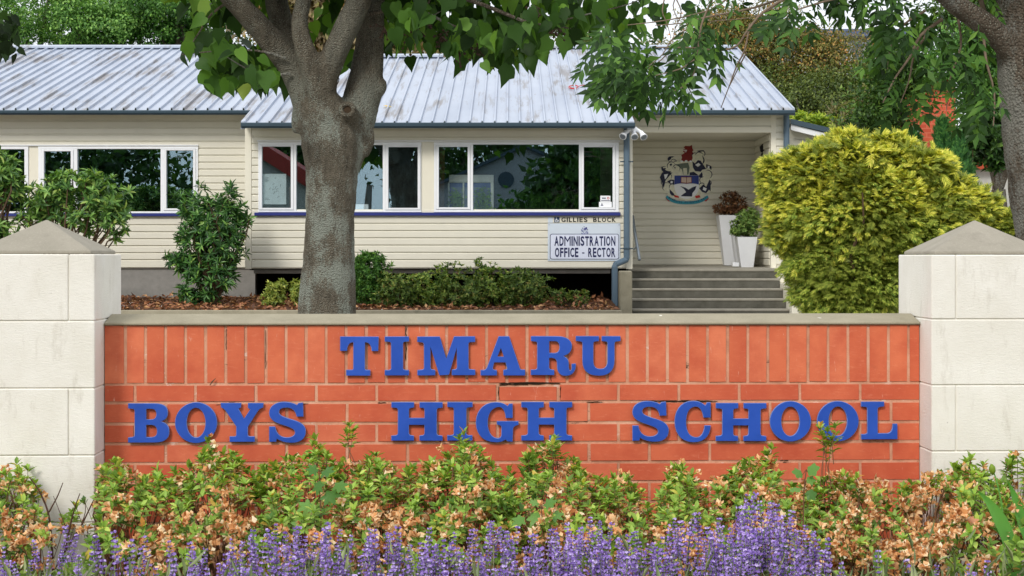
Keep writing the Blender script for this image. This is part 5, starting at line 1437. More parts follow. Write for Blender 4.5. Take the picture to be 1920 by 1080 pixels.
# ================================================================== BROAD-LEAVED TREE BEHIND THE WALL
YC = 22.0
KC = YC / 17.0
def tubes_mesh(segs, voxel, name, smooth=6):
    b = MB()
    for pts, rad in segs:
        # resample smoothly
        P_, R_ = [], []
        for i in range(len(pts) - 1):
            k = 6
            p0, p1, p2, p3 = pts[max(i-1,0)], pts[i], pts[i+1], pts[min(i+2, len(pts)-1)]
            for j in range(k):
                u = j / k
                q = .5 * ((2*p1) + (p2-p0)*u + (2*p0-5*p1+4*p2-p3)*u*u + (3*p1-p0-3*p2+p3)*u**3)
                P_.append(q); R_.append((rad[i] + (rad[i+1]-rad[i])*u) * random.uniform(.97, 1.03))
        P_.append(pts[-1]); R_.append(rad[-1])
        b.tube(P_, R_, 14)
    me = b.mesh(name)
    me = bake(me, [('REMESH', dict(mode='VOXEL', voxel_size=voxel)), ('SMOOTH', dict(iterations=smooth, factor=.5))])
    me.polygons.foreach_set('use_smooth', [True] * len(me.polygons))
    return me
ct = thing('broad_leaved_tree', 'broad leaved tree with thick lichened trunk standing behind the brick wall', 'tree', (X(614, YC), YC, .5))
s_ = YC / F
def Q(px, py, dy=0.0): return P(px, py, YC) + Vector((0, dy, 0))
px_r = lambda w: w / 2 * s_
segs = [
 ([Q(613, 700), Q(613, 585), Q(617, 480), Q(619, 400), Q(622, 330), Q(620, 270), Q(608, 220), Q(592, 180)], [px_r(w) for w in (140, 109, 97, 93, 98, 110, 104, 66)]),
 ([Q(600, 230), Q(570, 160, .1), Q(540, 115, .1), Q(490, 55, 0), Q(440, 0, -.2), Q(380, -70, -.4)], [px_r(w) for w in (84, 70, 54, 47, 42, 36)]),
 ([Q(605, 200, -.1), Q(592, 140, -.2), Q(576, 95, -.3), Q(567, 50, -.3), Q(576, 0, -.3), Q(592, -80, -.3)], [px_r(w) for w in (62, 48, 37, 32, 30, 26)]),
 ([Q(600, 200, -.05), Q(613, 145, -.15), Q(640, 85, -.25), Q(672, 22, -.35), Q(696, -36, -.4), Q(745, -160, -.5)], [px_r(w) for w in (58, 50, 48, 46, 42, 32)]),
 ([Q(625, 330, .1), Q(648, 270, .15), Q(666, 215, .2), Q(680, 160, .25), Q(688, 100, .25), Q(692, 30, .3), Q(692, -60, .3), Q(680, -200, .3)], [px_r(w) for w in (80, 82, 76, 70, 58, 52, 50, 40)]),
 ([Q(580, 180, .3), Q(545, 110, .45), Q(525, 50, .5), Q(508, -10, .5), Q(500, -120, .6)], [px_r(w) for w in (66, 56, 48, 44, 30)]),
 ([Q(690, 175, .2), Q(708, 160, .2), Q(712, 145, .2)], [px_r(w) for w in (46, 32, 18)]),
 ([Q(675, 285, .1), Q(690, 262, .1), Q(692, 240, .1)], [px_r(w) for w in (36, 24, 12)]),
 ([Q(655, 225, .0), Q(656, 211, -.30)], [px_r(44), px_r(34)]),
 ([Q(558, 250, 0), Q(556, 225, 0), Q(553, 205, 0)], [px_r(w) for w in (20, 22, 10)]),
]
mesh_obj('trunk', tubes_mesh(segs, .026, 'trunk', 5), M['bark'], ct)
# pruned knot with a ring of callus
mb = MB(); kc = Q(656, 210, -.34); ring = []
R1, R2 = px_r(23), px_r(9)
for i in range(19):
    a = 2 * math.pi * i / 18; ring.append(kc + Vector((math.cos(a) * R1, 0, math.sin(a) * R1 * .95)))
mb.tube(ring, R2, 8, cap=False); mb.obj('knot_ring', M['bark'], ct, smooth=True)
mb = MB(); mb.tube([kc + Vector((0, .03, 0)), kc + Vector((0, .0, 0))], [R1, R1 * .95], 16); mb.obj('knot_hole', plain('rotten_wood', srgb(66, 54, 42), .95, .1, .3, 40), ct)
# limbs and twigs in the crown
mb = MB()
def twig(b, pts, r0, r1, Y, dy=0):
    pts3 = [P(px, py, Y) + Vector((0, dy, 0)) for px, py in pts]
    out = []
    for i in range(len(pts3) - 1):
        for j in range(3):
            u = j / 3; p0, p1, p2, p3 = pts3[max(i-1,0)], pts3[i], pts3[i+1], pts3[min(i+2, len(pts3)-1)]
            out.append(.5 * ((2*p1) + (p2-p0)*u + (2*p0-5*p1+4*p2-p3)*u*u + (3*p1-p0-3*p2+p3)*u**3))
    out.append(pts3[-1]); m_ = len(out)
    b.tube(out, [r0 + (r1 - r0) * i / (m_ - 1) for i in range(m_)], 6, cap=False)
for pts, r0, r1 in (([(692, 30), (735, 22), (790, 24), (830, 42), (860, 55)], .03, .012), ([(790, 24), (805, 8), (815, -25)], .015, .008), ([(812, 33), (828, 24), (836, 22)], .008, .004),
        ([(700, -40), (800, -20), (900, 10), (980, 42), (1020, 50), (1070, 56)], .04, .008), ([(860, 55), (900, 64), (940, 66)], .012, .005), ([(548, 140), (520, 143), (490, 142), (460, 128), (430, 110)], .02, .006),
        ([(440, 0), (400, 30), (380, 60), (360, 90)], .02, .005), ([(1020, 50), (1100, 30), (1180, 10), (1240, -20)], .012, .005), ([(540, 112), (500, 100), (450, 96), (390, 100), (345, 105)], .018, .005), ([(625, 140), (638, 150), (632, 165)], .01, .004)):
    twig(mb, pts, r0, r1, YC, -.15)
for k in range(14):
    a = Q(random.uniform(380, 760), random.uniform(-160, -60), random.uniform(-.5, .5)); e = Q(random.uniform(200, 1150), random.uniform(-330, -70), random.uniform(-1.8, 1.8))
    branches(mb, a, [e], .06, .012)
mb.obj('branch', M['bark2'], ct, smooth=True)
# big leaves: the ones in view are separate pieces
def big_leaf(seed):
    r = random.Random(seed)
    half = [(-.07, .17), (.02, .31), (.20, .38), (.38, .33), (.52, .26), (.66, .17), (.84, .07)]
    if r.random() < .45: half[3] = (.40, .43); half[4] = (.52, .25)
    cup = r.uniform(.05, .25); bend = r.uniform(.1, .45); fold = r.uniform(-.06, .1)
    def w(u, v): return cup * abs(v) - bend * u * u * .6 + fold * math.sin(u * 6 + seed) * abs(v) * 2
    mid = [(0, 0), (.15, 0), (.3, 0), (.45, 0), (.6, 0), (.78, 0), (1.0, 0)]
    V = [(u, v, w(u, v)) for u, v in mid]; Fc = []
    near = [0, 0, 1, 2, 3, 4, 5]
    for sg_ in (1, -1):
        b = len(V); k = r.uniform(.85, 1.12)
        for u, v in half: V.append((u, v * sg_ * k * r.uniform(.94, 1.06), w(u, v)))
        tri = [(b, near[0], near[0])]
        f = []
        for i in range(6):
            p, q = near[i], near[i+1]
            f.append((b + i, b + i + 1, q))
            if p != q: f.append((b + i, q, p))
        f.append((b + 6, 6, 5))
        Fc += f if sg_ == 1 else [(a, c, d) for a, d, c in f]
    return np.array(V), np.array(Fc)
BIG = [big_leaf(i) for i in range(6)]
BIGM = []
for V, Fc in BIG:
    me = tri_mesh('leaf', V, Fc, True); me.materials.append(LM['catalpa']); BIGM.append(me)
def leaf_object(meshes, parent, pos, d, nrm, L, wid=1.0, tone=None):
    d = Vector(d).normalized(); nrm = Vector(nrm); side = nrm.cross(d)
    if side.length < 1e-3: side = Vector((1, 0, 0)).cross(d)
    side.normalize(); up = d.cross(side)
    o = bpy.data.objects.new('leaf', random.choice(meshes)); COL.objects.link(o); o.parent = parent
    m = Matrix((( d.x*L, side.x*L*wid, up.x*L), (d.y*L, side.y*L*wid, up.y*L), (d.z*L, side.z*L*wid, up.z*L))).to_4x4()
    m.translation = Vector(pos) - wloc(parent); o.matrix_basis = m
    return o
view = [(450, 128, 95, 40, 38), (440, 150, 60, 25, 14), (520, 150, 28, 22, 6), (430, 20, 90, 48, 34), (395, 95, 60, 24, 14), (640, 110, 20, 40, 5), (620, 40, 20, 30, 4), (745, 55, 60, 42, 30), (830, 40, 80, 60, 40), (900, 80, 70, 48, 38), (965, 95, 60, 40, 26), (1000, 50, 80, 45, 34), (1080, 40, 60, 40, 24), (880, 5, 120, 30, 20)]
LIMBS = [[(600, 230), (540, 115), (490, 55), (440, 0), (400, -40)], [(592, 140), (567, 50), (580, -30)], [(630, 130), (682, 10), (710, -60)], [(660, 215), (684, 100), (692, -60)], [(545, 110), (508, -10)]]
def near_limb(px, py, w=34):
    for L_ in LIMBS:
        for (ax_, ay), (bx_, by) in zip(L_[:-1], L_[1:]):
            u = max(0, min(1, ((px - ax_) * (bx_ - ax_) + (py - ay) * (by - ay)) / ((bx_ - ax_) ** 2 + (by - ay) ** 2)))
            if math.hypot(px - ax_ - u * (bx_ - ax_), py - ay - u * (by - ay)) < w: return True
    return False
nleaf = 0
for cx, cy, rx, ry, cnt in view:
    for k in range(cnt):
        if nleaf >= 298: break
        a = random.uniform(0, 6.283); r = math.sqrt(random.random())
        px, py = cx + math.cos(a) * rx * r, cy + math.sin(a) * ry * r - 8
        Y = YC + random.uniform(-1.3, 1.2)
        if near_limb(px, py + 14) or near_limb(px, py + 40): Y = YC + random.uniform(.7, 1.7)
        d = Vector((random.gauss(0, .45), random.gauss(-.1, .4), -1 + random.gauss(0, .35)))
        nm = Vector((random.gauss(0, .8), random.choice((-1, -.8, -.5, .6)) + random.gauss(0, .35), random.uniform(-.1, 1.0)))
        leaf_object(BIGM, ct, P(px, py, Y) - d.normalized() * .02, d, nm, random.uniform(.15, .255) * KC, random.uniform(.85, 1.1)); nleaf += 1
# foliage above the frame and the small far leaves of the long branch
parts_ = []
n = 1150
p, nrm, dd = blob_points([(620, -170, 400, 170), (900, -110, 360, 100), (380, -110, 260, 100), (640, -300, 240, 110)], n, YC, .3, .8)
keep = p[:, 2] > Z(-18, YC) ; p = p[keep]; n = len(p)
for q in range(6):
    ix = np.arange(q, n, 6)
    parts_.append(leaves_arrays(p[ix], np.array([[0, -.1, -1.]]) + RNG.normal(0, .45, (len(ix), 3)), np.array([[0, -.6, .7]]) + RNG.normal(0, .4, (len(ix), 3)), RNG.uniform(.2, .32, len(ix)) * KC, RNG.uniform(.2, .3, len(ix)) * KC, BIG[q]))
n = 150
px_ = np.concatenate([RNG.normal(1160, 60, n // 2), RNG.normal(870, 150, n // 2)]); py_ = np.concatenate([RNG.normal(18, 22, n // 2), RNG.normal(40, 30, n // 2)])
yy = YC + RNG.uniform(.2, 2.0, n)
pos = np.stack([(px_ - 960) * yy / F, yy, EYE + (HZ - py_) * yy / F], 1)
parts_.append(leaves_arrays(pos, np.array([[0, 0, -1.]]) + RNG.normal(0, .5, (n, 3)), np.array([[0, -.8, .5]]) + RNG.normal(0, .4, (n, 3)), RNG.uniform(.13, .22, n) * KC, RNG.uniform(.12, .2, n) * KC, BIG[2]))
# leaves deeper in the hanging masses
bxs = []
for cx, cy, rx, ry, cnt in view:
    m_ = int(cnt * 1.1); a = RNG.uniform(0, 6.283, m_); r = np.sqrt(RNG.random(m_)) * .86
    yy = YC + RNG.uniform(.4, 1.9, m_); bxs.append(np.stack([(cx + np.cos(a) * rx * r - 960) * yy / F, yy, EYE + (HZ - (cy + np.sin(a) * ry * r - 22)) * yy / F], 1))
bxs = np.concatenate(bxs); n = len(bxs)
parts_.append(leaves_arrays(bxs, np.array([[0, 0, -1.]]) + RNG.normal(0, .45, (n, 3)), np.array([[0, -.7, .6]]) + RNG.normal(0, .5, (n, 3)), RNG.uniform(.17, .27, n) * KC, RNG.uniform(.16, .26, n) * KC, BIG[4]))
leaf_cloud('foliage', parts_, LM['catalpa'], ct, 'stuff')
# hanging clusters of dark dry berries
bm_ = plain('dark_berry', srgb(58, 40, 30), .6, .3, .2, 30)
for (px, py) in ((834, 72), (828, 80), (783, 52), (790, 60), (860, 98), (895, 100), (1000, 20), (1040, 58), (1036, 66), (985, 60), (970, 66), (720, 62), (765, 78)):
    q = MB(); c = P(px, py, YC - .4)
    for k in range(10):
        o_ = c + Vector((random.gauss(0, .06), random.gauss(0, .05), random.gauss(0, .055))); r = random.uniform(.015, .024)
        q.add([o_ + Vector(v) * r for v in ((1,0,0),(-1,0,0),(0,1,0),(0,-1,0),(0,0,1),(0,0,-1))], [(0,2,4),(2,1,4),(1,3,4),(3,0,4),(2,0,5),(1,2,5),(3,1,5),(0,3,5)])
        q.tube([c + Vector((0, 0, .08)), o_], .004, 3, cap=False)
    q.obj('berry_cluster', bm_, ct)

# ================================================================== ASH TREE AT THE RIGHT
YA = 12.5
at = thing('ash_tree', 'ash tree with leaning trunk and drooping feathery leaves at the right edge', 'tree', (X(1985, YA), YA, .5))
s_ = YA / F
def A(px, py, dy=0.0): return P(px, py, YA) + Vector((0, dy, 0))
r_ = lambda w: w / 2 * s_
segs = [([A(1998, 800), A(1990, 720), A(1985, 600), A(1972, 470), A(1955, 380), A(1945, 280), A(1938, 180), A(1934, 60), A(1932, -60), A(1925, -260)], [r_(w) for w in (190, 160, 140, 122, 118, 122, 128, 132, 124, 90)]),
        ([A(1925, 130), A(1885, 92, -.1), A(1840, 58, -.2), A(1790, 32, -.3), A(1745, 5, -.4), A(1690, -40, -.6)], [r_(w) for w in (66, 52, 44, 40, 36, 26)])]
mesh_obj('trunk', tubes_mesh(segs, .02, 'trunk', 4), M['bark2'], at)
mb = MB()
for pts, r0, r1, dy in (([(1760, 14), (1700, 0), (1620, -4), (1540, 12), (1480, 30)], .018, .005, -.3), ([(1600, -30), (1500, -10), (1430, 25), (1396, 62), (1375, 92), (1340, 101), (1300, 96), (1225, 95)], .012, .004, -.2),
        ([(1340, -20), (1322, 20), (1306, 60), (1300, 110), (1297, 135), (1280, 165), (1252, 180)], .009, .004, -.3), ([(1410, 40), (1400, 90), (1385, 120), (1372, 155), (1355, 200)], .008, .003, .1),
        ([(1404, 95), (1388, 125), (1372, 158)], .006, .003, .12), ([(1297, 118), (1270, 135), (1225, 147)], .007, .003, -.2), ([(1300, 50), (1260, 75), (1240, 105), (1215, 126)], .006, .003, -.1), ([(1262, 88), (1240, 112), (1214, 130)], .006, .003, 0),
        ([(1500, -20), (1420, 10), (1330, 28), (1280, 40), (1230, 44)], .01, .003, .1), ([(1380, -20), (1340, 10), (1260, 30), (1180, 40)], .008, .003, .2), ([(1250, -20), (1242, 20), (1250, 42), (1258, 70)], .006, .002, 0), ([(1275, -20), (1262, 10), (1272, 40)], .006, .002, 0), ([(1268, -10), (1280, 20), (1268, 52), (1262, 90)], .005, .002, .1),
        ([(1480, -10), (1440, 20), (1400, 34), (1330, 40)], .006, .002, 0), ([(1580, -10), (1560, 20), (1530, 38)], .006, .002, 0),
        ([(1760, 40), (1720, 70), (1700, 110), (1672, 150), (1650, 195)], .014, .004, -.1), ([(1745, 60), (1720, 100), (1710, 150), (1690, 200)], .01, .003, .1), ([(1735, 20), (1690, 50), (1670, 90), (1664, 130)], .01, .003, 0),
        ([(1830, 70), (1835, 120), (1850, 180), (1848, 240)], .012, .004, -.2), ([(1790, 40), (1795, 90), (1775, 150), (1768, 210)], .01, .003, -.1), ([(1845, 20), (1830, -30)], .02, .015, 0), ([(1880, 60), (1850, 10), (1830, -40)], .012, .008, .1)):
    twig(mb, pts, r0, r1, YA, dy)
for k in range(10):
    branches(mb, A(random.uniform(1700, 1935), random.uniform(-200, -40)), [A(random.uniform(1300, 2300), random.uniform(-520, -120), random.uniform(-2, 2))], .05, .01)
mb.obj('branch', M['greytwig'], at, smooth=True)
PINM = []
for i in range(4):
    V, Fc = pinnate_template(3 + i % 2, .17 + .03 * (i % 2)); V = V + np.random.default_rng(i).normal(0, .012, V.shape)
    me = tri_mesh('leaf', V, Fc); me.materials.append(LM['ash']); PINM.append(me)
LPIN = []
for me in PINM[:2]:
    m2 = me.copy(); m2.materials.clear(); m2.materials.append(LM['lightash']); LPIN.append(m2)
cl = [(1170, 75, 36, 22, 10, 0), (1160, 110, 48, 28, 20, 0), (1178, 138, 55, 28, 30, 0), (1138, 155, 25, 18, 7, 0), (1238, 174, 42, 14, 12, 0), (1205, 160, 24, 12, 5, 0), (1315, 65, 36, 26, 12, 0), (1315, 100, 44, 20, 16, 0), (1265, 155, 16, 12, 4, 0),
      (1350, 15, 50, 14, 4, 0), (1485, 46, 26, 24, 11, 0), (1505, 12, 24, 12, 5, 0), (1600, 2, 50, 10, 8, 0), (1640, 22, 40, 18, 12, 0), (1690, 46, 40, 30, 13, 0), (1680, 90, 34, 40, 9, 0), (1740, 90, 40, 50, 13, 0), (1805, 120, 36, 46, 12, 0), (1690, 185, 26, 30, 6, 0), (1842, 200, 30, 50, 12, 0), (1845, 60, 30, 50, 8, 1)]
nleaf = 0
for cx, cy, rx, ry, cnt, lt_ in cl:
    for k in range(cnt):
        if nleaf >= 298: break
        a = random.uniform(0, 6.283); r = math.sqrt(random.random()); px, py = cx + math.cos(a) * rx * r, cy + math.sin(a) * ry * r - 27
        d = Vector(((px - cx) / rx * .5 + random.gauss(0, .35), random.gauss(-.15, .35), -.75 + random.gauss(0, .3)))
        nm = Vector((random.gauss(0, .4), -.6 + random.gauss(0, .35), .8))
        leaf_object(LPIN if lt_ else PINM, at, P(px, py, YA + random.uniform(-.9, .9)), d, nm, random.uniform(.2, .31), random.uniform(.8, 1.1)); nleaf += 1
n = 900
p, nrm, dd = blob_points([(1900, -250, 420, 200), (1600, -140, 260, 90), (2100, 0, 160, 160)], n, YA, .3)
keep = (p[:, 2] > Z(-12, YA)) | (p[:, 0] > X(1960, YA)); p = p[keep]; n = len(p)
leaf_cloud('foliage', [leaves_arrays(p, np.array([[0, 0, -.8]]) + RNG.normal(0, .5, (n, 3)), np.array([[0, -.5, .8]]) + RNG.normal(0, .4, (n, 3)), RNG.uniform(.2, .3, n), .26, (V, Fc))], LM['ash'], at, 'stuff')

# dark maple spray at the left edge
YL = 10.5
lt2 = thing('maple_tree', 'dark leaved maple spray entering at the left picture edge', 'tree', (X(-330, YL), YL, .5))
mb = MB(); mb.tube([P(-330, 840, YL), P(-335, 400, YL), P(-320, 100, YL), P(-300, -150, YL)], [.16, .14, .12, .08], 10)
branches(mb, P(-325, 160, YL), [P(-40, 40, YL), P(10, 60, YL), P(-60, 100, YL)], .05, .01)
mb.obj('trunk', M['bark2'], lt2, smooth=True)
mm = []
LM['verydark'] = leaf_mat('very_dark_leaf', [(0, srgb(24, 38, 18)), (.6, srgb(36, 56, 24)), (1, srgb(56, 84, 34))], .25, .6, .15, gain=.9)  # very dark green leaves of the maple spray
for me in BIGM[:3]:
    m2 = me.copy(); m2.materials.clear(); m2.materials.append(LM['verydark']); mm.append(m2)
for cx, cy, rx, ry, cnt in ((0, 60, 32, 34, 60), (15, 100, 20, 18, 20), (-40, 70, 50, 60, 60)):
    for k in range(cnt):
        a = random.uniform(0, 6.283); r = math.sqrt(random.random()); px, py = cx + math.cos(a) * rx * r, cy + math.sin(a) * ry * r - 8
        leaf_object(mm, lt2, P(px, py, YL + random.uniform(-.4, .4)), (random.gauss(.1, .5), random.gauss(0, .4), -.8), (random.gauss(0, .5), -.7, .6), random.uniform(.05, .085), 1.1)

# ================================================================== AZALEAS, LAVENDER AND SMALL PLANTS IN FRONT
LM['azalea'] = leaf_mat('azalea_leaf', [(0, srgb(84, 114, 46)), (.4, srgb(122, 154, 62)), (.8, srgb(152, 182, 84)), (.93, srgb(184, 202, 102)), (.97, srgb(196, 180, 84)), (1, srgb(190, 128, 70))], .38, .45, .3, tint=(1, 1, .4))
LM['azdark'] = leaf_mat('old_azalea_leaf', [(0, srgb(58, 88, 36)), (.5, srgb(88, 124, 50)), (1, srgb(128, 150, 70))], .3, .45, .3)
LM['dryflower'] = leaf_mat('withered_blossom', [(0, srgb(152, 92, 50)), (.25, srgb(204, 144, 92)), (.55, srgb(230, 180, 128)), (.85, srgb(242, 210, 166)), (1, srgb(248, 232, 204))], .3, .8, .1, tint=(1, .95, .8), gain=1.15)
AZ = [(-150, 870), (0, 868), (30, 862), (60, 872), (90, 905), (130, 940), (150, 905), (170, 862), (200, 846), (230, 862), (260, 885), (290, 862), (320, 872), (350, 870), (385, 822), (410, 836), (440, 846), (470, 880), (500, 868), (540, 852), (590, 815), (615, 850), (640, 866), (655, 845), (680, 840), (710, 846), (745, 872), (790, 868), (830, 855), (870, 806), (895, 830), (930, 866), (960, 868), (1000, 838), (1040, 816), (1070, 846), (1100, 880), (1135, 890), (1165, 870), (1190, 905), (1240, 892), (1270, 858), (1300, 880), (1330, 905), (1360, 870), (1390, 862), (1410, 850), (1440, 835), (1460, 872), (1500, 905), (1560, 885), (1590, 880), (1620, 892), (1680, 905), (1740, 895), (1790, 862), (1820, 850), (1850, 866), (1875, 892), (1900, 845), (1925, 838), (2080, 850)]
azx = np.array([a for a, _ in AZ]); azy = np.array([b for _, b in AZ])
cent = [(-60, 6.1), (60, 6.2), (215, 6.25), (395, 6.2), (560, 6.15), (700, 6.2), (870, 6.25), (1035, 6.2), (1165, 6.15), (1275, 6.25), (1425, 6.2), (1580, 6.15), (1720, 6.2), (1830, 6.25), (1960, 6.1)]
azlab = ['thin azalea at the far left edge with bare stems', 'loose open azalea with dark bare stems before the left pillar', 'azalea with withered blossoms at the left end of the brickwork', 'azalea shoot cluster just below the second letter of the lower row',
         'azalea growing beside the lobed seedling on the left', 'bright azalea under the gap between the first two lower words', 'tallest azalea clump covering the foot of the second lower word', 'azalea clump below the last letter of the second lower word',
         'low azalea with many withered blossoms below the middle gap', 'azalea below the first letter of the last lower word', 'azalea behind the highest lavender spikes', 'azalea with a lone tall sprig reaching the lettering',
         'azalea covered in pale withered blossoms at the right end of the brickwork', 'azalea with bright crown before the right pillar', 'azalea at the right edge with grassy blades']
bushes = []
for (px, Y), lab in zip(cent, azlab):
    bushes.append(thing('azalea', lab, 'azalea', (X(px, Y), Y, 0), group='azaleas along the brick wall'))
tips = []; kinds = []
def sparse(px):
    return (70 < px < 185)
for Y, off, cnt, span in ((6.42, 0, 620, 60), (6.25, 22, 560, 90), (6.05, 55, 520, 110), (5.85, 95, 480, 120), (5.65, 130, 380, 120)):
    for k in range(cnt):
        px = random.uniform(-130, 2060)
        drop = random.random() ** 1.4 * span
        py = float(np.interp(px, azx, azy)) + off + drop + 8
        if sparse(px) and random.random() < .72: continue
        if py > 1110: continue
        tips.append((px, py, Y + random.uniform(-.09, .09)))
        hi = drop < 22 and off < 60
        dens = .5 + .35 * math.sin(px * .013 + 1.0) * math.sin(px * .031 + py * .02)
        if 1180 < px < 1850: dens += .14
        if hi and not (1560 < px < 1760): kinds.append(0 if random.random() < .9 else 2)
        else: kinds.append(2 if random.random() < dens else (0 if random.random() < .65 else 1))
# lone sprigs
for px, py in ((655, 796), (662, 808), (650, 812), (1552, 806), (1545, 818), (1560, 822), (1538, 800), (1566, 800), (1550, 835), (870, 812), (862, 822), (390, 826), (1447, 840), (1438, 852), (590, 822), (1041, 822)):
    tips.append((px, py, 6.42)); kinds.append(0)
T = np.array([P(*t) for t in tips]); K = np.array(kinds); TP = np.array([t[0] for t in tips])
own = np.abs(TP[:, None] + RNG.normal(0, 18, (len(TP), 1)) - np.array([c[0] for c in cent])[None]).argmin(1)
def blossom(seed):
    r = np.random.default_rng(seed); V = []; Fc = []
    for j in range(6):
        a = 6.283 * j / 6 + r.normal(0, .4); t = r.uniform(.3, 1.5); l = r.uniform(.6, 1.0)
        dx = np.array([math.cos(a) * math.sin(t), math.sin(a) * math.sin(t), math.cos(t)]); s = np.array([-math.sin(a), math.cos(a), 0])
        b = len(V); w = r.uniform(.25, .42)
        V += [tuple(dx * .05), tuple(dx * l * .55 + s * w + r.normal(0, .08, 3)), tuple(dx * l + r.normal(0, .12, 3)), tuple(dx * l * .55 - s * w + r.normal(0, .08, 3)), tuple(dx * l * .5 + np.array([0, 0, .18]) + r.normal(0, .06, 3))]
        Fc += [(b, b+1, b+4), (b+1, b+2, b+4), (b+2, b+3, b+4), (b+3, b, b+4)]
    return np.array(V), np.array(Fc)
BL = [blossom(i) for i in range(5)]
for i, b in enumerate(bushes):
    m0 = own == i
    c0 = np.array(wloc(b)) + np.array([0, 0, .15])
    for nm, kk, mat in (('young_leaves', 0, LM['azalea']), ('old_leaves', 1, LM['azdark'])):
        p = T[m0 & (K == kk)]
        if not len(p): continue
        ax = unit((p - c0) * .8 + np.array([[0, -.12, .35]]) + RNG.normal(0, .14, (len(p), 3)))
        parts = [rosettes(p, ax, 7, .036 if kk == 0 else .033, .46, T_OVAL, .35, 1.25)]
        if kk == 0:
            parts.append(rosettes(p - ax * .022, ax, 5, .038, .46, T_OVAL, .9, 1.6)); parts.append(rosettes(p - ax * .045, ax, 4, .038, .46, T_OVAL, 1.0, 1.7))
        leaf_cloud(nm, parts, mat, b, 'stuff')
    p = T[m0 & (K == 2)]
    if len(p):
        parts = []
        p4 = np.repeat(p, 4, 0) + RNG.normal(0, .017, (len(p) * 4, 3))
        for q in range(5):
            ix = np.arange(q, len(p4), 5)
            if not len(ix): continue
            dd = unit(rdirs(len(ix)) + np.array([[0, -.5, .2]]))
            # template axis z is the blossom axis: map u,v to random plane
            V_, F_ = BL[q]; V2 = V_[:, [2, 0, 1]]
            sz = RNG.uniform(.017, .03, len(ix))
            parts.append(leaves_arrays(p4[ix], dd, rdirs(len(ix)), sz, sz, (V2, F_)))
        leaf_cloud('withered_blossoms', parts, LM['dryflower'], b, 'stuff')
        ax = unit(np.array([[0, -.3, .8]]) + RNG.normal(0, .5, (len(p), 3)))
        leaf_cloud('old_leaves', [rosettes(p - ax * .02, ax, 5, .03, .38, T_OVAL, .8, 1.6)], LM['azdark'], b, 'stuff')
    mb = MB(); p = T[m0]
    for q in p:
        q = Vector(q); base = Vector(wloc(b)); base.z = .25
        dirn = (base - q); L = min(dirn.length, random.uniform(.12, .32)); e = q + dirn.normalized() * L + Vector((random.gauss(0, .02), random.gauss(0, .02), 0))
        mid = q.lerp(e, .5) + Vector((random.gauss(0, .012), random.gauss(0, .012), .0))
        mb.tube([q, mid, e], [.001, .0013, .0017], 4, cap=False)
    for k in range(12 if len(p) > 12 else len(p)):
        q = Vector(p[random.randrange(len(p))]); branches(mb, Vector(wloc(b)) + Vector((random.uniform(-.1, .1), random.uniform(-.1, .1), 0)), [q], .008, .002, 5, .1, 5)
    mb.obj('stem', M['redtwig'], b)
# dark bare stems before the left pillar
bs = bushes[1]
mb = MB()
for pts, r0, r1 in (([(100, 1080), (96, 1010), (90, 960), (72, 918), (55, 895)], .0055, .0022), ([(120, 1040), (138, 960), (150, 925)], .0035, .0015), ([(112, 1080), (118, 1040), (150, 990), (172, 945), (180, 930)], .0045, .0015), ([(92, 960), (108, 930), (118, 905)], .003, .0015), ([(30, 1080), (24, 1030), (28, 960), (20, 920)], .006, .002), ([(24, 1040), (0, 1020), (-20, 990)], .004, .002), ([(60, 1060), (58, 1000), (44, 950)], .003, .001), ([(128, 1000), (112, 960), (100, 930)], .002, .001), ([(150, 990), (160, 960), (158, 935)], .002, .001), ([(105, 1030), (80, 1000), (64, 985)], .002, .001)):
    twig(mb, pts, r0, r1, 6.1)
mb.obj('bare_stem', plain('dark_stem', srgb(84, 62, 52), .9, .1, .3, 30), bs)

# lavender
LM['lavstem'] = leaf_mat('lavender_foliage', [(0, srgb(92, 108, 72)), (.6, srgb(128, 140, 96)), (1, srgb(158, 168, 122))], .2)
m_l, n_l, out_l = new_mat('lavender_flower')
c_l = ramp(n_l, rand_val(n_l), [(0, srgb(122, 94, 172)), (.35, srgb(162, 132, 214)), (.7, srgb(196, 168, 240)), (1, srgb(226, 210, 252))])
b_l = N(n_l, 'ShaderNodeBsdfPrincipled'); b_l.inputs['Roughness'].default_value = .7; n_l.links.new(c_l, b_l.inputs['Base Color'])
t_l = N(n_l, 'ShaderNodeBsdfTranslucent'); n_l.links.new(c_l, t_l.inputs['Color'])
x_l = N(n_l, 'ShaderNodeMixShader'); x_l.inputs[0].default_value = .25
n_l.links.new(b_l.outputs[0], x_l.inputs[1]); n_l.links.new(t_l.outputs[0], x_l.inputs[2]); n_l.links.new(x_l.outputs[0], out_l.inputs[0])
M['lav'] = m_l; M['calyx'] = leaf_mat('lavender_calyx', [(0, srgb(78, 54, 112)), (.6, srgb(110, 82, 150)), (1, srgb(136, 114, 168))], .25)
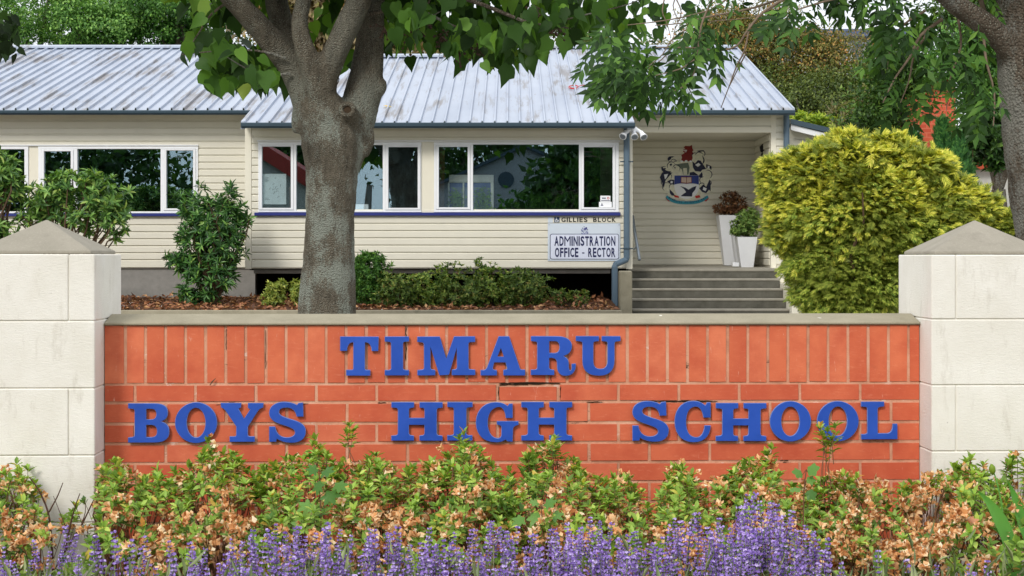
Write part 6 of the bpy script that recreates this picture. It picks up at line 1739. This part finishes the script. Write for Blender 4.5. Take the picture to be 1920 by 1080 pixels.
def spike_mesh(seed):
    r = random.Random(seed); b = MB(); H = .085; nw = r.choice((7, 8, 9)); z = 0
    for i in range(nw):
        u = i / (nw - 1); z = H * u; rad = .0095 * (1 - .55 * u ** 2) * r.uniform(.85, 1.15)
        k = 6
        for j in range(k):
            a = 6.283 * j / k + r.uniform(-.3, .3) + i * .5
            d = Vector((math.cos(a), math.sin(a), .5)).normalized(); s = Vector((-math.sin(a), math.cos(a), 0)); o_ = Vector((0, 0, z))
            p0 = o_; p1 = o_ + d * rad * .7 + s * .0022; p2 = o_ + d * rad * 1.0; p3 = o_ + d * rad * .7 - s * .0022; p4 = o_ + d * rad * .6 + Vector((0, 0, .003))
            b.add([p0, p1, p2, p3, p4], [(0, 1, 4), (1, 2, 4), (2, 3, 4), (3, 0, 4)], 1)
            if r.random() < .62 * (1 - .4 * u):
                c = o_ + d * rad * 1.05; t1 = s * r.uniform(.003, .0048); t2 = Vector((0, 0, 1)) * r.uniform(.0026, .0042)
                ou = d * .0022
                b.add([c, c + t1 + ou, c + t1 * .6 + t2 + ou, c - t1 * .6 + t2 + ou, c - t1 + ou, c - t2 * .9 + ou * 1.2], [(0, 1, 2), (0, 2, 3), (0, 3, 4), (0, 4, 5), (0, 5, 1)], 0)
    b.tube([(0, 0, -.02), (0, 0, H)], [.0012, .0008], 4, 2)
    me = b.mesh('flower_spike'); me.materials.append(M['lav']); me.materials.append(M['calyx']); me.materials.append(LM['lavstem']); return me
SP = [spike_mesh(i) for i in range(6)]
LV = [(-60, 1030), (0, 1022), (70, 1012), (130, 985), (160, 1000), (210, 985), (260, 990), (300, 1005), (340, 1020), (420, 1010), (470, 995), (510, 975), (540, 990), (600, 975), (640, 990), (725, 965), (760, 1000), (820, 985), (870, 995), (910, 975), (945, 980), (1000, 1000), (1060, 970), (1120, 955), (1180, 985), (1220, 1000), (1240, 978), (1290, 950), (1340, 975), (1400, 915), (1445, 935), (1480, 950), (1510, 980), (1540, 1000), (1570, 1030), (1610, 1000), (1650, 1035), (1690, 1030), (1720, 1050), (1780, 1050), (1830, 1055), (1880, 1028), (1990, 1050)]
lvx = np.array([a for a, _ in LV]); lvy = np.array([b for _, b in LV])
lc = [40, 180, 330, 500, 640, 780, 920, 1070, 1220, 1350, 1470, 1600, 1760, 1900]
lavlab = ['sparse lavender clump in the lower left corner', 'lavender clump before the bare azalea stems', 'short lavender clump left of the lobed seedling', 'dense lavender clump below the left lettering', 'lavender clump under the lobed seedling leaves',
          'dense lavender clump below the gap between lower words', 'lavender clump with even row of spikes in the middle', 'lavender clump below the last letter of the second word', 'loose lavender clump beside a pale round leaf', 'tall lavender clump rising against the azaleas',
          'tallest dense lavender clump with highest spikes', 'open lavender clump right of the tallest one', 'sparse short lavender clump below the right brick end', 'last lavender clump in the lower right corner']
lav = [thing('lavender', lab, 'lavender', (X(px, 5.2), 5.2, 0), group='lavender along the front of the bed') for px, lab in zip(lc, lavlab)]
def lav_dens(px):
    d = 1.0
    if px < 350: d = .42
    if 1560 < px: d = .38
    if 1330 < px < 1550: d = 1.5
    return d
spk = []
tries = 0
while len(spk) < 520 and tries < 20000:
    tries += 1
    px = random.uniform(-40, 1960)
    if random.random() > lav_dens(px) / 1.5: continue
    base = float(np.interp(px, lvx, lvy)); dp = random.random() ** .9 * 120
    py = base + dp
    if py > 1100: continue
    Y = 5.45 - dp / 120 * .45 + random.uniform(-.1, .1)
    spk.append((py, px, Y))
spk.sort(key=lambda a: a[0])
stem_b = {i: MB() for i in range(len(lav))}; deep = {i: [] for i in range(len(lav))}
for q, (py, px, Y) in enumerate(spk):
    i = int(np.argmin([abs(px + random.gauss(0, 15) - c) for c in lc])); top = P(px, py, Y)
    sc_ = random.uniform(.85, 1.35); base = top - Vector((0, 0, .085 * sc_))
    lean = Vector((random.gauss(0, .11), random.gauss(0, .11), 1)).normalized()
    o = bpy.data.objects.new('flower_spike', SP[q % 6]); COL.objects.link(o); o.parent = lav[i]
    o.location = base - wloc(lav[i]); o.scale = (sc_ * 1.18, sc_ * 1.18, sc_); o.rotation_euler = (lean.y * -1, lean.x, random.uniform(0, 6.28))
    e = base - lean * .28 + Vector((random.gauss(0, .02), 0, 0))
    stem_b[i].tube([base, base.lerp(e, .5) + Vector((random.gauss(0, .006), 0, 0)), e], [.0012, .0014, .0018], 4, cap=False)
for i, t in enumerate(lav):
    stem_b[i].obj('stem', LM['lavstem'], t)
    n = 260; c = wloc(t)
    pos = np.array([[c.x, 5.2, .48]]) + RNG.normal(0, 1, (n, 3)) * np.array([[.09, .12, .07]])
    leaf_cloud('foliage', [leaves_arrays(pos, np.array([[0, 0, 1.]]) + RNG.normal(0, .5, (n, 3)), rdirs(n), RNG.uniform(.05, .09, n), .007, T_SIMPLE)], LM['lavstem'], t, 'stuff')

# lobed seedlings, dead oak leaf, broad blades
def lobed_leaf(seed, lobes=5, deep_=.45):
    r = random.Random(seed); pts = []; n = lobes * 4
    V = [(.12, 0, 0)]; outer = []
    for i in range(n + 1):
        a = -2.2 + 4.4 * i / n; ph = math.cos((i / n * lobes * 2 - lobes) * math.pi)
        rad = (.5 + .5 * math.cos(a * .55)) * (1 - deep_ * .5 * (1 - ph)) * .62
        outer.append((.3 + rad * math.cos(a) , rad * math.sin(a) * 1.15, -.12 * rad ** 2 + r.uniform(-.03, .03)))
    V = [(.3, 0, .05)] + outer + [(0, 0, 0)]
    Fc = [(0, i, i + 1) for i in range(1, len(outer))] + [(0, len(V) - 1, 1), (0, len(outer), len(V) - 1)]
    return np.array(V), np.array(Fc)
LM['seedling'] = leaf_mat('seedling_leaf', [(0, srgb(70, 116, 50)), (.5, srgb(92, 140, 60)), (1, srgb(120, 164, 78))], .35, tint=(1, 1, .5), gain=1.0)
def seedling(label, Y, stem, leaves, L, mat, lob=5, dp=.45):
    t = thing('maple_seedling', label, 'seedling', (X(stem[0][0], Y), Y, 0), group='lobed seedlings among the azaleas')
    b = MB(); twig(b, stem, .003, .0015, Y)
    ms = []
    for i in range(3):
        me = tri_mesh('leaf', *lobed_leaf(i, lob, dp)); me.materials.append(mat); ms.append(me)
    for px, py, dx, dz in leaves:
        d = Vector((dx, random.uniform(-.5, -.1), dz)); leaf_object(ms, t, P(px, py, Y) , d, (random.gauss(0, .5), -.55 + random.gauss(0, .2), .8), L * random.uniform(.6, 1.1), random.uniform(.8, 1.05))
        near = min(stem, key=lambda s: (s[0] - px) ** 2 + (s[1] - py) ** 2)
        q_ = MB(); q_.tube([P(near[0], near[1], Y), P(px, py, Y)], .0012, 4, cap=False); q_.obj('leaf_stalk', M['redtwig'], t)
    b.obj('stem', M['redtwig'], t)
seedling('lobed green seedling standing before the left azaleas', 5.75, [(600, 1120), (602, 1000), (600, 930), (598, 880)], [(598, 882, -.7, .1), (602, 885, .8, .1), (600, 900, -.2, -.9), (612, 920, .6, -.8), (590, 945, -.9, -.3), (580, 960, -.4, -.8), (628, 905, .7, -.4), (572, 975, -.5, -.5)], .085, LM['seedling'])
seedling('lobed green seedling in the middle between withered blossoms', 5.7, [(1020, 1120), (1018, 1020), (1015, 950)], [(1012, 945, -.8, .2), (1018, 948, .7, .3), (1010, 960, -.4, -.6), (1030, 962, .8, -.3), (985, 970, -.8, -.4)], .07, LM['seedling'])
seedling('notched green oak seedling near the lone sprig', 5.95, [(1506, 1060), (1506, 980), (1508, 915), (1512, 880)], [(1505, 890, -.9, .3), (1514, 885, .8, .4), (1500, 915, -.9, -.2), (1515, 920, .5, -.7), (1512, 900, .9, .0)], .055, LM['seedling'], 4, .3)
ol = thing('dead_oak_leaf', 'dead brown oak leaf caught among blossoms before the right pillar', 'leaf', P(1800, 1000, 5.9))
LM['deadoak'] = leaf_mat('dead_oak', [(0, srgb(178, 116, 84)), (1, srgb(196, 140, 106))], .3)
ms = [tri_mesh('leaf', *lobed_leaf(7, 6, .28))]; ms[0].materials.append(LM['deadoak'])
leaf_object(ms, ol, P(1808, 975, 5.85), (-.5, -.1, .8), (.2, -.9, .3), .055, .6); leaf_object(ms, ol, P(1808, 978, 5.85), (.25, -.1, .8), (-.2, -.9, .2), .055, .55); leaf_object(ms, ol, P(1806, 976, 5.84), (.95, -.2, .1), (0, -.7, .7), .06, .6)
ir = thing('broad_bladed_plant', 'plant with broad pointed green blades and a bud before the right pillar', 'plant', (X(1890, 5.8), 5.8, 0))
LM['blade'] = leaf_mat('blade_green', [(0, srgb(84, 142, 62)), (1, srgb(112, 170, 84))], .35, tint=(1, 1, .5))
def blade(pts, wpx, Y):
    b = MB(); vs = []; n = 13
    P3 = [P(px, py, Y) for px, py in pts]
    for i in range(n):
        u = i / (n - 1); a = P3[0] * (1-u)**2 + P3[1] * 2*u*(1-u) + P3[2] * u*u
        tn = ((P3[1]-P3[0]) * (1-u) + (P3[2]-P3[1]) * u).normalized(); sd_ = tn.cross(Vector((0,1,0))).normalized()
        w = wpx * Y / F * .5 * min(1, (1 - u) * 2.6) ** .8 * (.7 + .3 * math.sin(u * 3.1))
        vs += [a + sd_ * w + Vector((0, -.006, 0)), a + Vector((0, .004, 0)), a - sd_ * w + Vector((0, -.006, 0))]
    b.add(vs, [(3*i+j, 3*i+j+1, 3*i+4+j, 3*i+3+j) for i in range(n-1) for j in (0, 1)]); b.obj('blade', LM['blade'], ir, smooth=True)
blade([(1912, 1110), (1895, 970), (1830, 918)], 26, 5.8); blade([(1960, 1100), (1930, 990), (1888, 900)], 28, 5.78); blade([(1900, 1110), (1885, 1030), (1908, 960)], 20, 5.82); blade([(1925, 1110), (1900, 1000), (1850, 985)], 8, 5.83)
mb = MB(); twig(mb, [(1890, 1080), (1880, 960), (1868, 900), (1862, 884)], .003, .002, 5.9); mb.obj('stem', LM['blade'], ir)
mb = MB(); mb.tube([P(1862, 890, 5.9), P(1861, 884, 5.9), P(1860, 876, 5.9), P(1859, 870, 5.9)], [.004, .011, .011, .003], 8); mb.obj('bud', LM['yellowgreen'], ir, smooth=True)
